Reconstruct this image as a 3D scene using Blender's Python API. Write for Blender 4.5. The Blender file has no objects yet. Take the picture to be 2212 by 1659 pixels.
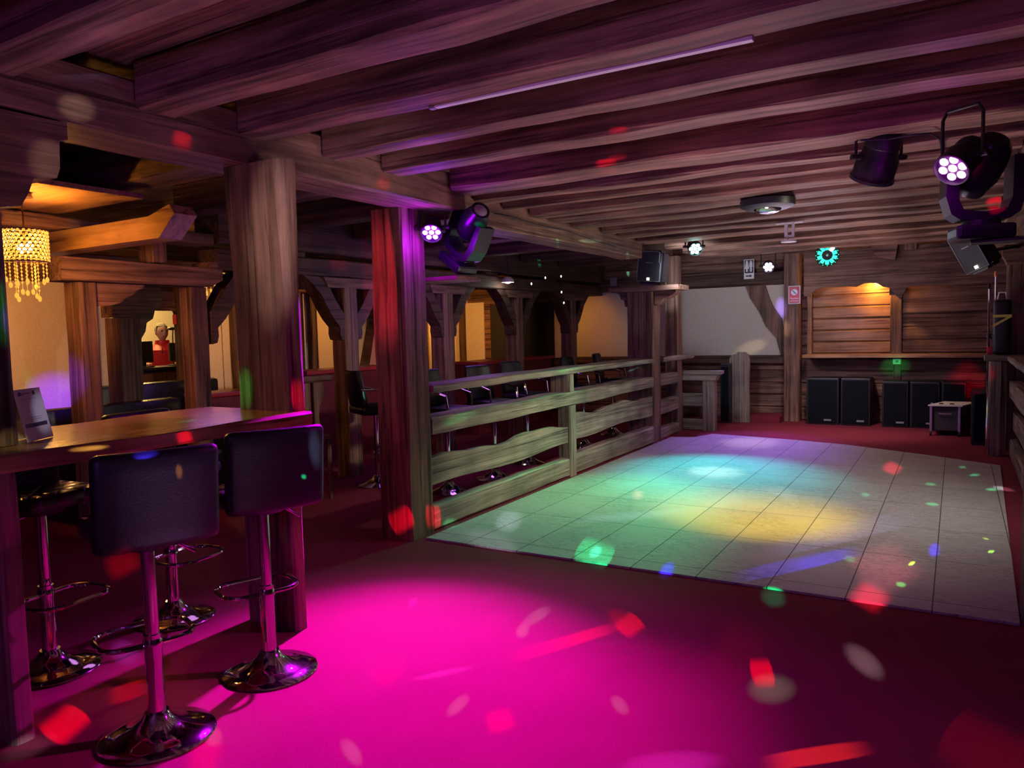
import bpy, bmesh, math, random
import numpy as np
from mathutils import Vector, Matrix, noise
random.seed(7)
SC = bpy.context.scene
COL = SC.collection
PI = math.pi

# ------------------------------------------------------------------ camera
CX, CY, FP = 1106.0, 829.5, 1625.0
def _axes(v1, v2):
    d1 = np.array([v1[0]-CX, -(v1[1]-CY), -FP]); d1 /= np.linalg.norm(d1)
    d2 = np.array([v2[0]-CX, -(v2[1]-CY), -FP]); d2 /= np.linalg.norm(d2)
    Yv = d1; Xv = -d2; Xv = Xv - Yv*(Xv@Yv); Xv /= np.linalg.norm(Xv)
    return np.stack([Xv, Yv, np.cross(Xv, Yv)])
RM = _axes((2068, 694), (-1640, 785))
CP = np.array([0, 0, 1.5])
def _ray(u, v): return RM @ np.array([u-CX, -(v-CY), -FP])
def pz(u, v, z=0.0):                       # point of the sight line (u, v) at height z
    d = _ray(u, v); return Vector(CP + d*((z-CP[2])/d[2]))
def py(u, v, y):
    d = _ray(u, v); return Vector(CP + d*((y-CP[1])/d[1]))
def px(u, v, x):
    d = _ray(u, v); return Vector(CP + d*((x-CP[0])/d[0]))
cam_d = bpy.data.cameras.new('camera'); cam = bpy.data.objects.new('camera', cam_d); COL.objects.link(cam)
M4 = Matrix([list(RM[i]) + [float(CP[i])] for i in range(3)] + [[0, 0, 0, 1]])
cam.matrix_world = M4
cam_d.sensor_width = 36; cam_d.lens = FP/2212*36; cam_d.clip_start = .05; cam_d.clip_end = 100
SC.camera = cam
SC.view_settings.view_transform = 'Standard'; SC.view_settings.look = 'None'
SC.view_settings.gamma = 1; SC.view_settings.use_curve_mapping = False
SC.view_settings.exposure = 0.0
cy = SC.cycles
cy.use_denoising = True; cy.max_bounces = 4; cy.diffuse_bounces = 2; cy.glossy_bounces = 3; cy.transmission_bounces = 1; cy.volume_bounces = 0
cy.use_adaptive_sampling = True; cy.adaptive_threshold = .06; cy.adaptive_min_samples = 16; cy.light_sampling_threshold = .02
cy.sample_clamp_indirect = 4; cy.caustics_reflective = False; cy.caustics_refractive = False; cy.use_light_tree = True

# ------------------------------------------------------------------ materials
def _nt(name):
    m = bpy.data.materials.new(name); m.use_nodes = True
    nt = m.node_tree; b = nt.nodes['Principled BSDF']; return m, nt, b
def N(nt, t, **kw):
    n = nt.nodes.new(t)
    for k, v in kw.items():
        if k in n.inputs: n.inputs[k].default_value = v
        else: setattr(n, k, v)
    return n
def ramp(nt, stops):
    r = nt.nodes.new('ShaderNodeValToRGB'); e = r.color_ramp.elements
    while len(e) < len(stops): e.new(.5)
    for i, (p, c) in enumerate(stops): e[i].position = p; e[i].color = (*c, 1)
    return r
def plain(name, col, rough=.5, metal=0., spec=.5, bump=0, bscale=60, coat=0, vary=.0):
    m, nt, b = _nt(name)
    b.inputs['Base Color'].default_value = (*col, 1); b.inputs['Roughness'].default_value = rough
    b.inputs['Metallic'].default_value = metal; b.inputs['Specular IOR Level'].default_value = spec
    b.inputs['Coat Weight'].default_value = coat
    if bump or vary:
        tc = N(nt, 'ShaderNodeTexCoord'); n = N(nt, 'ShaderNodeTexNoise', Scale=bscale, Detail=4.)
        nt.links.new(tc.outputs['Object'], n.inputs['Vector'])
        if bump:
            bp = N(nt, 'ShaderNodeBump', Strength=bump, Distance=.01)
            nt.links.new(n.outputs['Fac'], bp.inputs['Height']); nt.links.new(bp.outputs['Normal'], b.inputs['Normal'])
        if vary:
            r = ramp(nt, [(.3, tuple(c*(1-vary) for c in col)), (.7, tuple(min(1, c*(1+vary)) for c in col))])
            nt.links.new(n.outputs['Fac'], r.inputs['Fac']); nt.links.new(r.outputs['Color'], b.inputs['Base Color'])
    return m
def wood(name, dark, light, axis='z', rough=.6, fine=18., bump=.6, spec=.3, crack=.9):
    m, nt, b = _nt(name)
    s = {'x': (.9, fine, fine), 'y': (fine, .9, fine), 'z': (fine, fine, .9)}[axis]
    tc = N(nt, 'ShaderNodeTexCoord'); mp = N(nt, 'ShaderNodeMapping'); mp.inputs['Scale'].default_value = s
    nt.links.new(tc.outputs['Object'], mp.inputs['Vector'])
    n1 = N(nt, 'ShaderNodeTexNoise', Scale=1., Detail=8., Roughness=.65, Distortion=.6)
    nt.links.new(mp.outputs[0], n1.inputs['Vector'])
    n2 = N(nt, 'ShaderNodeTexNoise', Scale=2.2, Detail=3.); nt.links.new(tc.outputs['Object'], n2.inputs['Vector'])
    mid = tuple((a+c)/2 for a, c in zip(dark, light))
    r = ramp(nt, [(.30, dark), (.50, mid), (.72, light)]); nt.links.new(n1.outputs['Fac'], r.inputs['Fac'])
    r2 = ramp(nt, [(.3, (.55, .55, .55)), (.7, (1.15, 1.1, 1.05))]); nt.links.new(n2.outputs['Fac'], r2.inputs['Fac'])
    mx = N(nt, 'ShaderNodeMixRGB', blend_type='MULTIPLY', Fac=1.)
    nt.links.new(r.outputs['Color'], mx.inputs['Color1']); nt.links.new(r2.outputs['Color'], mx.inputs['Color2'])
    mp3 = N(nt, 'ShaderNodeMapping'); mp3.inputs['Scale'].default_value = tuple(c*(2.1 if c > 1 else .75) for c in s); nt.links.new(tc.outputs['Object'], mp3.inputs['Vector'])
    n3 = N(nt, 'ShaderNodeTexNoise', Scale=1., Detail=5., Roughness=.55); nt.links.new(mp3.outputs[0], n3.inputs['Vector'])
    r3 = ramp(nt, [(.36, (.30, .27, .27)), (.43, (1, 1, 1)), (.66, (1.0, 1.0, 1.0)), (.78, (1.5, 1.45, 1.4))]); nt.links.new(n3.outputs['Fac'], r3.inputs['Fac'])
    mx3 = N(nt, 'ShaderNodeMixRGB', blend_type='MULTIPLY', Fac=crack); nt.links.new(mx.outputs['Color'], mx3.inputs['Color1']); nt.links.new(r3.outputs['Color'], mx3.inputs['Color2'])
    mx = mx3
    nt.links.new(mx.outputs['Color'], b.inputs['Base Color'])
    bp = N(nt, 'ShaderNodeBump', Strength=bump, Distance=.012)
    nt.links.new(n1.outputs['Fac'], bp.inputs['Height']); nt.links.new(bp.outputs['Normal'], b.inputs['Normal'])
    b.inputs['Roughness'].default_value = rough; b.inputs['Specular IOR Level'].default_value = spec
    return m
def emit(name, col, s):
    m, nt, b = _nt(name)
    b.inputs['Base Color'].default_value = (*[min(1, c) for c in col], 1)
    b.inputs['Emission Color'].default_value = (*col, 1); b.inputs['Emission Strength'].default_value = s
    return m
OLD = ((.060, .030, .022), (.44, .26, .18))
GREY = ((.13, .10, .08), (.56, .46, .37))
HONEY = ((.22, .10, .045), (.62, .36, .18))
DK = ((.045, .024, .018), (.20, .12, .085))
MW = {}
for ax in 'xyz':
    MW['old'+ax] = wood('old_timber_'+ax, *OLD, ax)
    MW['grey'+ax] = wood('worn_timber_'+ax, *GREY, ax, rough=.6, fine=30.)
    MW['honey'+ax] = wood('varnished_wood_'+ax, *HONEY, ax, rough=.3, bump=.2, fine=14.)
    MW['dk'+ax] = wood('dark_timber_'+ax, *DK, ax)
M = dict(
    plaster=plain('cream_plaster', (.74, .66, .52), .85, bump=.35, bscale=40, vary=.06),
    chrome=plain('chrome', (.82, .82, .84), .07, 1.),
    leather=plain('black_leather', (.010, .010, .012), .4, 0., .3, bump=.12, bscale=160),
    black=plain('black_plastic', (.016, .016, .018), .42, bump=.1, bscale=200),
    gloss=plain('glossy_black_plastic', (.014, .014, .018), .3),
    grille=plain('speaker_grille', (.035, .042, .05), .55, bump=.5, bscale=420),
    subgrille=plain('dark_sub_grille', (.010, .013, .017), .8, 0., .04, bump=.4, bscale=420),
    gline=plain('grey_trim', (.32, .33, .35), .45),
    white=plain('white_plastic', (.86, .86, .84), .4),
    paper=plain('white_card', (.72, .72, .75), .45),
    ink=plain('black_print', (.02, .02, .025), .5),
    greyp=plain('grey_print', (.3, .3, .33), .6),
    alu=plain('aluminium', (.62, .62, .60), .35, .9),
    sred=plain('sign_red', (.62, .02, .05), .4),
    redtop=plain('red_laminate', (.50, .035, .05), .3, bump=.05),
    redpanel=plain('dark_red_panel', (.20, .018, .03), .55, vary=.2, bscale=6),
    darkred=plain('red_clip', (.7, .02, .03), .4),
    skin=plain('skin', (.62, .36, .26), .55),
    vest=plain('red_quilted_vest', (.72, .012, .03), .5),
    sleeve=plain('grey_sleeve', (.40, .40, .40), .8),
    hair=plain('grey_hair', (.22, .19, .16), .8, bump=.6, bscale=300),
    trouser=plain('dark_trousers', (.03, .03, .045), .8),
    yellow=plain('yellow_stripe', (.75, .62, .12), .5),
    wire=plain('dark_bronze_wire', (.10, .05, .015), .4, .6),
    brass=plain('brass', (.75, .55, .25), .25, 1.),
    couch=plain('dark_couch_leather', (.016, .014, .016), .22, bump=.15, bscale=50),
    glassy=plain('crystal', (.9, .75, .45), .05, 0., .8, coat=1.),
    pink_led=emit('magenta_led', (1., .45, 1.), 3.),
    viol_led=emit('violet_led', (.95, .42, 1.), 3.),
    teal_led=emit('teal_led', (.45, 1., .95), 14.),
    lilac_led=emit('lilac_led', (.80, .66, 1.), 14.),
    green_led=emit('green_led', (.02, .8, .42), 2.2),
    off_led=plain('unlit_led_lens', (.35, .35, .38), .12, coat=1.),
    warm_bulb=emit('warm_bulb', (1., .66, .22), 40.),
    crystal_lit=emit('lit_crystal', (1., .50, .06), 1.0),
    white_glow=emit('white_glow', (1., .95, .85), 6.),
    spark=emit('sparkling_bulb', (1., .98, .92), 4.),
)
# carpet: deep red pile
m, nt, b = _nt('red_carpet')
tc = N(nt, 'ShaderNodeTexCoord'); n = N(nt, 'ShaderNodeTexNoise', Scale=260., Detail=3.); n2 = N(nt, 'ShaderNodeTexNoise', Scale=3., Detail=4.)
nt.links.new(tc.outputs['Object'], n.inputs['Vector']); nt.links.new(tc.outputs['Object'], n2.inputs['Vector'])
r = ramp(nt, [(.3, (.18, .022, .040)), (.7, (.30, .040, .068))]); nt.links.new(n.outputs['Fac'], r.inputs['Fac'])
r2 = ramp(nt, [(.3, (.94, .94, .94)), (.7, (1.04, 1.04, 1.04))]); nt.links.new(n2.outputs['Fac'], r2.inputs['Fac'])
mx = N(nt, 'ShaderNodeMixRGB', blend_type='MULTIPLY', Fac=1.); nt.links.new(r.outputs['Color'], mx.inputs['Color1']); nt.links.new(r2.outputs['Color'], mx.inputs['Color2'])
nt.links.new(mx.outputs['Color'], b.inputs['Base Color']); b.inputs['Roughness'].default_value = .95; b.inputs['Specular IOR Level'].default_value = .15
bp = N(nt, 'ShaderNodeBump', Strength=.5, Distance=.006); nt.links.new(n.outputs['Fac'], bp.inputs['Height']); nt.links.new(bp.outputs['Normal'], b.inputs['Normal'])
M['carpet'] = m
# dance floor: limestone-look tiles with seams and dark veins
m, nt, b = _nt('pale_dance_tiles')
tc = N(nt, 'ShaderNodeTexCoord'); mp = N(nt, 'ShaderNodeMapping'); mp.inputs['Location'].default_value = (.26, -4.33, 0)
nt.links.new(tc.outputs['Object'], mp.inputs['Vector'])
br = N(nt, 'ShaderNodeTexBrick', Scale=1.); br.offset = 0; br.squash = 1
br.inputs['Brick Width'].default_value = .412; br.inputs['Row Height'].default_value = .80; br.inputs['Mortar Size'].default_value = .0035
br.inputs['Mortar Smooth'].default_value = .2; br.inputs['Bias'].default_value = 0
br.inputs['Color1'].default_value = (.56, .54, .50, 1); br.inputs['Color2'].default_value = (.50, .48, .45, 1); br.inputs['Mortar'].default_value = (.10, .09, .09, 1)
nt.links.new(mp.outputs[0], br.inputs['Vector'])
mp2 = N(nt, 'ShaderNodeMapping'); mp2.inputs['Scale'].default_value = (3.2, 9., 1); nt.links.new(tc.outputs['Object'], mp2.inputs['Vector'])
nv = N(nt, 'ShaderNodeTexNoise', Scale=1.6, Detail=9., Roughness=.7, Distortion=1.6); nt.links.new(mp2.outputs[0], nv.inputs['Vector'])
rv = ramp(nt, [(.40, (1, 1, 1)), (.485, (.93, .92, .9)), (.50, (.30, .28, .27)), (.515, (.95, .94, .92)), (.7, (1.08, 1.08, 1.08))]); nt.links.new(nv.outputs['Fac'], rv.inputs['Fac'])
mk = N(nt, 'ShaderNodeTexNoise', Scale=1.3, Detail=3.); nt.links.new(tc.outputs['Object'], mk.inputs['Vector'])
rk = ramp(nt, [(.36, (0, 0, 0)), (.52, (1, 1, 1))]); nt.links.new(mk.outputs['Fac'], rk.inputs['Fac'])
mx = N(nt, 'ShaderNodeMixRGB', blend_type='MULTIPLY'); nt.links.new(rk.outputs['Color'], mx.inputs['Fac'])
nt.links.new(br.outputs['Color'], mx.inputs['Color1']); nt.links.new(rv.outputs['Color'], mx.inputs['Color2'])
nt.links.new(mx.outputs['Color'], b.inputs['Base Color']); b.inputs['Roughness'].default_value = .6; b.inputs['Specular IOR Level'].default_value = .18
M['tiles'] = m
# quilted leather
m, nt, b = _nt('quilted_black_leather'); b.inputs['Base Color'].default_value = (.02, .018, .018, 1); b.inputs['Roughness'].default_value = .3
tc = N(nt, 'ShaderNodeTexCoord'); hs = []
for ang in (45, -45):
    mp = N(nt, 'ShaderNodeMapping'); mp.inputs['Rotation'].default_value = (0, 0, math.radians(ang)); nt.links.new(tc.outputs['Object'], mp.inputs['Vector'])
    w = N(nt, 'ShaderNodeTexWave', Scale=3.2); w.wave_profile = 'SIN'; nt.links.new(mp.outputs[0], w.inputs['Vector'])
    p = N(nt, 'ShaderNodeMath', operation='POWER'); p.inputs[1].default_value = .35; nt.links.new(w.outputs['Fac'], p.inputs[0]); hs.append(p)
mu = N(nt, 'ShaderNodeMath', operation='MULTIPLY'); nt.links.new(hs[0].outputs[0], mu.inputs[0]); nt.links.new(hs[1].outputs[0], mu.inputs[1])
bp = N(nt, 'ShaderNodeBump', Strength=1., Distance=.02); nt.links.new(mu.outputs[0], bp.inputs['Height']); nt.links.new(bp.outputs['Normal'], b.inputs['Normal'])
M['quilt'] = m

# ------------------------------------------------------------------ builders
def obj(name, bm, mat, parent=None, smooth=False, world=False):
    """link bm as ONE mesh object; world=True: bm is in world coordinates and the parent stands unrotated"""
    if world and parent is not None:
        p = parent; off = Vector((0, 0, 0))
        while p is not None: off += p.location; p = p.parent
        bmesh.ops.translate(bm, verts=bm.verts, vec=-off)
    bmesh.ops.recalc_face_normals(bm, faces=bm.faces)
    me = bpy.data.meshes.new(name); bm.to_mesh(me); bm.free()
    if isinstance(mat, str): mat = MW.get(mat) or M[mat]
    me.materials.append(mat)
    if smooth:
        me.polygons.foreach_set('use_smooth', [True]*len(me.polygons)); me.set_sharp_from_angle(angle=math.radians(42))
    o = bpy.data.objects.new(name, me); COL.objects.link(o)
    if parent is not None: o.parent = parent
    return o
def tag(o, label, cat, group=None, kind=None):
    o['label'] = label; o['category'] = cat
    if group: o['group'] = group
    if kind: o['kind'] = kind
    return o
def thing(name, label, cat, loc=(0, 0, 0), rz=0, group=None):
    o = bpy.data.objects.new(name, None); COL.objects.link(o); o.empty_display_size = .1
    o.location = loc; o.rotation_euler = (0, 0, rz)
    return tag(o, label, cat, group)
def single(name, bm, mat, label, cat, group=None, kind=None, smooth=False, base=None):
    """a thing that is one mesh, origin at its base"""
    cs = [v.co for v in bm.verts]
    c = Vector(((min(v.x for v in cs)+max(v.x for v in cs))/2, (min(v.y for v in cs)+max(v.y for v in cs))/2, min(v.z for v in cs)))
    bmesh.ops.translate(bm, verts=bm.verts, vec=-c)
    o = obj(name, bm, mat, smooth=smooth); o.location = c
    return tag(o, label, cat, group, kind)
def struct(name, bm, mat, smooth=False):
    o = obj(name, bm, mat, smooth=smooth); o['kind'] = 'structure'; return o
def dup(root, loc, rz, label=None, group=None):
    r = root.copy(); COL.objects.link(r); r.location = loc; r.rotation_euler = (0, 0, rz)
    if label: r['label'] = label
    if group: r['group'] = group
    for ch in list(root.children):
        c = ch.copy(); COL.objects.link(c); c.parent = r
        for g in ch.children:
            d = g.copy(); COL.objects.link(d); d.parent = c
    return r
B = bmesh.new
def box(bm, a, b, bev=0.):
    t = bmesh.new(); bmesh.ops.create_cube(t, size=1)
    for v in t.verts:
        for i in range(3): v.co[i] = a[i] + (v.co[i]+.5)*(b[i]-a[i])
    if bev: bmesh.ops.bevel(t, geom=list(t.edges), offset=bev, segments=2, affect='EDGES', profile=.6)
    _merge(bm, t); return bm
def _merge(bm, t, mat=None):
    if mat is not None: bmesh.ops.transform(t, matrix=mat, verts=t.verts)
    me = bpy.data.meshes.new('t'); t.to_mesh(me); t.free(); bm.from_mesh(me); bpy.data.meshes.remove(me)
def cyl(bm, p, q, r, r2=None, seg=20, caps=True):
    p, q = Vector(p), Vector(q); t = bmesh.new(); d = q-p
    bmesh.ops.create_cone(t, cap_ends=caps, segments=seg, radius1=r, radius2=r if r2 is None else r2, depth=d.length)
    _merge(bm, t, Matrix.Translation((p+q)/2) @ d.to_track_quat('Z', 'Y').to_matrix().to_4x4()); return bm
def ball(bm, c, r, seg=12, sc=(1, 1, 1)):
    t = bmesh.new(); bmesh.ops.create_uvsphere(t, u_segments=seg, v_segments=max(6, seg//2), radius=r)
    _merge(bm, t, Matrix.Translation(Vector(c)) @ Matrix.Diagonal((*sc, 1))); return bm
def lathe(bm, prof, c=(0, 0, 0), seg=36):
    rows = []
    for rr, z in prof:
        rows.append([bm.verts.new((c[0]+rr*math.cos(2*PI*i/seg), c[1]+rr*math.sin(2*PI*i/seg), c[2]+z)) for i in range(seg)] if rr > 1e-6
                    else [bm.verts.new((c[0], c[1], c[2]+z))])
    for a, b_ in zip(rows, rows[1:]):
        for i in range(seg):
            j = (i+1) % seg
            if len(a) == 1 and len(b_) == 1: continue
            if len(a) == 1: bm.faces.new((a[0], b_[i], b_[j]))
            elif len(b_) == 1: bm.faces.new((a[i], a[j], b_[0]))
            else: bm.faces.new((a[i], a[j], b_[j], b_[i]))
    return bm
def tube(bm, pts, r, seg=8, closed=False):
    pts = [Vector(p) for p in pts]; n = len(pts); rings = []
    up = Vector((0, 0, 1)); prev = None
    for i, p in enumerate(pts):
        d = (pts[(i+1) % n]-pts[i-1]) if closed or 0 < i < n-1 else (pts[1]-pts[0] if i == 0 else pts[-1]-pts[-2])
        d.normalize()
        if prev is None:
            a = up if abs(d.dot(up)) < .9 else Vector((1, 0, 0)); u = d.cross(a).normalized()
        else:
            u = (prev - d*prev.dot(d)); u = u.normalized() if u.length > 1e-6 else d.orthogonal().normalized()
        prev = u; w = d.cross(u)
        rings.append([bm.verts.new(p + (u*math.cos(2*PI*k/seg) + w*math.sin(2*PI*k/seg))*r) for k in range(seg)])
    for i in range(n if closed else n-1):
        a, b_ = rings[i], rings[(i+1) % n]
        for k in range(seg): bm.faces.new((a[k], a[(k+1) % seg], b_[(k+1) % seg], b_[k]))
    if not closed:
        bm.faces.new(rings[0][::-1]); bm.faces.new(rings[-1])
    return bm
def prism(bm, poly, axis, a, b):
    """extrude a 2-D outline along axis from a to b; outline in the other two axes in xyz order"""
    def P(q, t): return {'x': (t, q[0], q[1]), 'y': (q[0], t, q[1]), 'z': (q[0], q[1], t)}[axis]
    A = [bm.verts.new(P(q, a)) for q in poly]; C = [bm.verts.new(P(q, b)) for q in poly]
    n = len(poly); f1 = bm.faces.new(A); f2 = bm.faces.new(C[::-1])
    for i in range(n): bm.faces.new((A[i], C[i], C[(i+1) % n], A[(i+1) % n]))
    bm.normal_update(); bmesh.ops.triangulate(bm, faces=[f1, f2], ngon_method='EAR_CLIP')
    return bm
_ts = [0]
def timber(bm, axis, a, b, c0, c1, d0, d1, wob=.007, ch=.012, seg=.22):
    """a hewn timber along axis: chamfered, slightly uneven"""
    _ts[0] += 1; s = _ts[0]*13.7
    n = max(2, int(abs(b-a)/seg)); rings = []
    sec = [(c0+ch, d0), (c1-ch, d0), (c1, d0+ch), (c1, d1-ch), (c1-ch, d1), (c0+ch, d1), (c0, d1-ch), (c0, d0+ch)]
    for i in range(n+1):
        t = a + (b-a)*i/n; ring = []
        for k, (c, d) in enumerate(sec):
            o1 = noise.noise(Vector((t*1.6+s, k//2*3.1, s)))*wob*1.6; o2 = noise.noise(Vector((t*1.6, k//2*5.3+s, 7)))*wob*1.6
            q = (c+o1, d+o2)
            ring.append(bm.verts.new({'x': (t, *q), 'y': (q[0], t, q[1]), 'z': (*q, t)}[axis]))
        rings.append(ring)
    for r1, r2 in zip(rings, rings[1:]):
        for k in range(8): bm.faces.new((r1[k], r1[(k+1) % 8], r2[(k+1) % 8], r2[k]))
    bm.faces.new(rings[0][::-1]); bm.faces.new(rings[-1]); return bm
def rounded(bm, w, d, h, r=.02, n=3):
    t = bmesh.new(); bmesh.ops.create_cube(t, size=1)
    for v in t.verts: v.co = Vector((v.co.x*w, v.co.y*d, v.co.z*h))
    bmesh.ops.bevel(t, geom=list(t.edges), offset=r, segments=n, affect='EDGES', profile=.5)
    return t
def aim_mat(pos, tgt, up=Vector((0, 0, 1))):
    d = (Vector(tgt)-Vector(pos)).normalized()
    return d.to_track_quat('Z', 'Y')

# ------------------------------------------------------------------ the setting
bm = box(B(), (-12, -3, -.1), (3.2, 14.2, 0)); struct('floor', bm, 'carpet')
edge = [(-3.33, 4.33), (.285, 4.35), (.40, 9.12)] + [tuple(pz(u, v)[:2]) for u, v in ((2000, 985), (1830, 963), (1700, 951), (1540, 939))] + [(-3.06, 10.02), (-3.36, 9.92)]
bm = prism(B(), edge, 'z', .001, .014); o = single('dance_floor', bm, 'tiles', 'pale stone-look tiled dance floor inside the railings', 'dance floor')
ZC = 2.74
struct('ceiling', box(B(), (-12, -3, ZC), (3.2, 14.2, ZC+.1)), 'oldx')
struct('wall_right', box(B(), (3.0, -3, 0), (3.2, 14.2, ZC)), 'dky')
struct('wall_rear', box(B(), (-12, -3.0, 0), (3.2, -2.8, ZC)), 'dkx')
YB = 12.55; XL = -8.45
def logwall(bm, axis, a, b, face, depth, z0, z1, h=.2, s=1):
    """courses of squared logs; outline with a groove between courses"""
    n = max(1, round((z1-z0)/h)); h = (z1-z0)/n; pr = [(face+depth*s, z0)]
    for i in range(n):
        z = z0+i*h; j = random.uniform(-.006, .006)
        pr += [(face+.02*s, z), (face+j*s, z+.018), (face+j*s, z+h-.018), (face+.02*s, z+h)]
    pr.append((face+depth*s, z1))
    return prism(bm, pr, axis, a, b)
struct('wall_back', logwall(B(), 'x', -8.6, 3.0, YB, .2, 0, ZC), 'oldx')
# left wall with the doorway towards the reception
ya, yb_ = px(238, 720, XL).y, px(397, 720, XL).y
bm = B(); box(bm, (XL-.15, -2.8, 0), (XL, ya, ZC)); box(bm, (XL-.15, yb_, 0), (XL, YB+.2, ZC)); box(bm, (XL-.15, ya, 1.88), (XL, yb_, ZC))
struct('wall_left', bm, 'dky')
struct('wall_reception', box(B(), (-11.2, 2, 0), (-11.0, 12, ZC)), 'plaster')
# plaster panels between the timbers
def panel_l(u0, u1, z0, z1, nm='plaster_panel', d=.03):
    y0, y1 = px(u0, 740, XL).y, px(u1, 740, XL).y
    struct(nm, box(B(), (XL, y0, z0), (XL+d, y1, z1), .004), 'plaster')
panel_l(10, 166, .25, 2.26); panel_l(206, 237, .66, 2.06)
panel_l(436, 476, .8, 2.2); panel_l(478, 508, .8, 2.2)
for a, c in ((655, 675), (684, 722), (765, 779), (779, 840), (925, 940), (982, 1001), (1007, 1029)): panel_l(a, c, .85, 2.15)
def panel_b(u0, u1, z0, z1, d=.03):
    x0, x1 = py(u0, 700, YB).x, py(u1, 700, YB).x
    struct('plaster_panel', box(B(), (x0, YB-d, z0), (x1, YB, z1), .004), 'plaster')
panel_b(1009, 1047, .85, 2.1); panel_b(1199, 1216, 1.0, 2.15); panel_b(1238, 1368, 1.02, 2.17); panel_b(1376, 1441, 1.02, 2.15); panel_b(1466, 1700, 1.03, 2.15)
# dark passage in the back wall and recess step beside the slab
xa, xb = py(1062, 700, YB).x, py(1196, 700, YB).x
o = struct('door_1', box(B(), (xa, YB-.05, 0), (xb, YB-.005, 2.05), .005), plain('dark_blue_door', (.02, .02, .035), .6))
xm = (xa+xb)/2 + .1
obj('door_seam', box(B(), (xm-.008, YB-.06, .03), (xm+.008, YB-.051, 2.03)), 'black', o)
struct('trim_1', box(B(), (-2.92, 12.02, 0), (-2.34, 12.53, .10), .004), 'carpet')

# ------------------------------------------------------------------ timber frame
def post(name, label, x0, x1, y0, y1, z0, z1, mat='oldz', cat='post', group='timber posts', **k):
    return single(name, timber(B(), 'z', z0, z1, x0, x1, y0, y1, **k), mat, label, cat, group)
ZJ = 2.53
# purlins
single('purlin_beam', timber(B(), 'y', -2.8, 4.72, -3.5, -3.16, 2.405, 2.66), 'oldy', 'long dark beam running over the bar table posts', 'beam', 'long ceiling beams')
single('purlin_beam', timber(B(), 'y', 4.73, 8.80, -3.62, -3.32, 2.365, 2.60), 'oldy', 'long reddish beam above the left railing of the dance floor', 'beam', 'long ceiling beams')
single('purlin_beam', timber(B(), 'y', -2.8, 12.3, .34, .66, 2.34, 2.60), 'oldy', 'long dark beam along the right edge of the dance floor', 'beam', 'long ceiling beams')
jo = [(.42, .62), (.93, 1.12), (1.42, 1.61), (2.10, 2.30), (2.65, 2.85), (3.24, 3.40), (3.75, 3.95), (4.50, 4.80), (5.05, 5.22), (5.48, 5.58), (5.95, 6.18), (6.32, 6.58), (6.80, 7.05), (7.53, 7.70), (7.99, 8.22), (8.58, 8.95), (9.55, 9.75), (10.3, 10.5), (11.1, 11.3)]
ordn = ['first', 'second', 'third', 'fourth', 'fifth', 'sixth', 'seventh', 'eighth', 'ninth', 'tenth', 'eleventh', 'twelfth', 'thirteenth', 'fourteenth']
for i, (a, c) in enumerate(jo):
    k = i-4
    lab = 'hewn ceiling joist with the white strip light on its edge' if k == 0 else (
        f'hewn ceiling joist, {ordn[k-1]} beyond the one with the white strip' if k > 0 else f'hewn ceiling joist, {ordn[-k-1]} before the one with the white strip')
    x0 = -3.14 if a < 4.6 else -3.30
    single('ceiling_joist', timber(B(), 'x', x0, .32, a, c, ZJ + (.0 if k < 9 else .01), ZC-.002, wob=.010), 'oldx', lab, 'beam', 'ceiling joists')
for i, y in enumerate((1.9, 2.9, 3.9, 4.95, 6.0, 7.1, 8.3, 9.5, 10.7)):
    single('ceiling_joist', timber(B(), 'x', -5.42, -3.64, y, y+.2, 2.50, ZC-.002), 'dkx', f'dark joist behind the long beams, {ordn[i]} from the camera', 'beam', 'dark joists of the side aisle')
# strip light on the joist
bm = B(); a, c = pz(950, 231, ZJ), pz(1632, 86, ZJ)
t = thing('strip_light', 'long white strip light on the edge of a ceiling joist', 'lamp', (a.x, 2.828, ZJ-.004))
obj('diffuser', box(B(), (0, -.013, -.010), (c.x-a.x, .018, .024), .004), 'white', t); obj('end_cap', box(B(), (-.03, -.014, -.012), (0, .014, 0), .003), 'gline', t)
# posts of the railing line
post('support_post', 'broad timber post at the end of the bar table', -3.37, -2.94, 2.735, 2.845, 1.118, 2.403, ch=.03, wob=.016)
x0 = py(33, 800, 1.50).x
post('support_post', 'dark post cut by the left picture edge behind the standing card', x0-.4, x0, 1.36, 1.50, 1.118, 2.403, 'dkz', ch=.02)
cpts = [(1.497, 2.40), (1.80, 2.40), (1.80, 2.335), (1.765, 2.325), (1.76, 2.21), (1.745, 2.17), (1.70, 2.165), (1.655, 2.155), (1.63, 2.09), (1.60, 2.04), (1.497, 2.02)]
single('corbel', prism(B(), cpts, 'x', -3.42, -3.16), 'oldy', 'stepped carved corbel under the beam by the left picture edge', 'corbel')
P2 = post('support_post', 'square rough post where the railing starts at the dance floor corner', -3.68, -3.395, 4.24, 4.525, 0, 2.403, wob=.010, ch=.018)
post('support_post', 'timber post with a wide capital carrying a loudspeaker', -3.76, -3.405, 9.36, 9.66, 0, 1.985, wob=.008)
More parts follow.
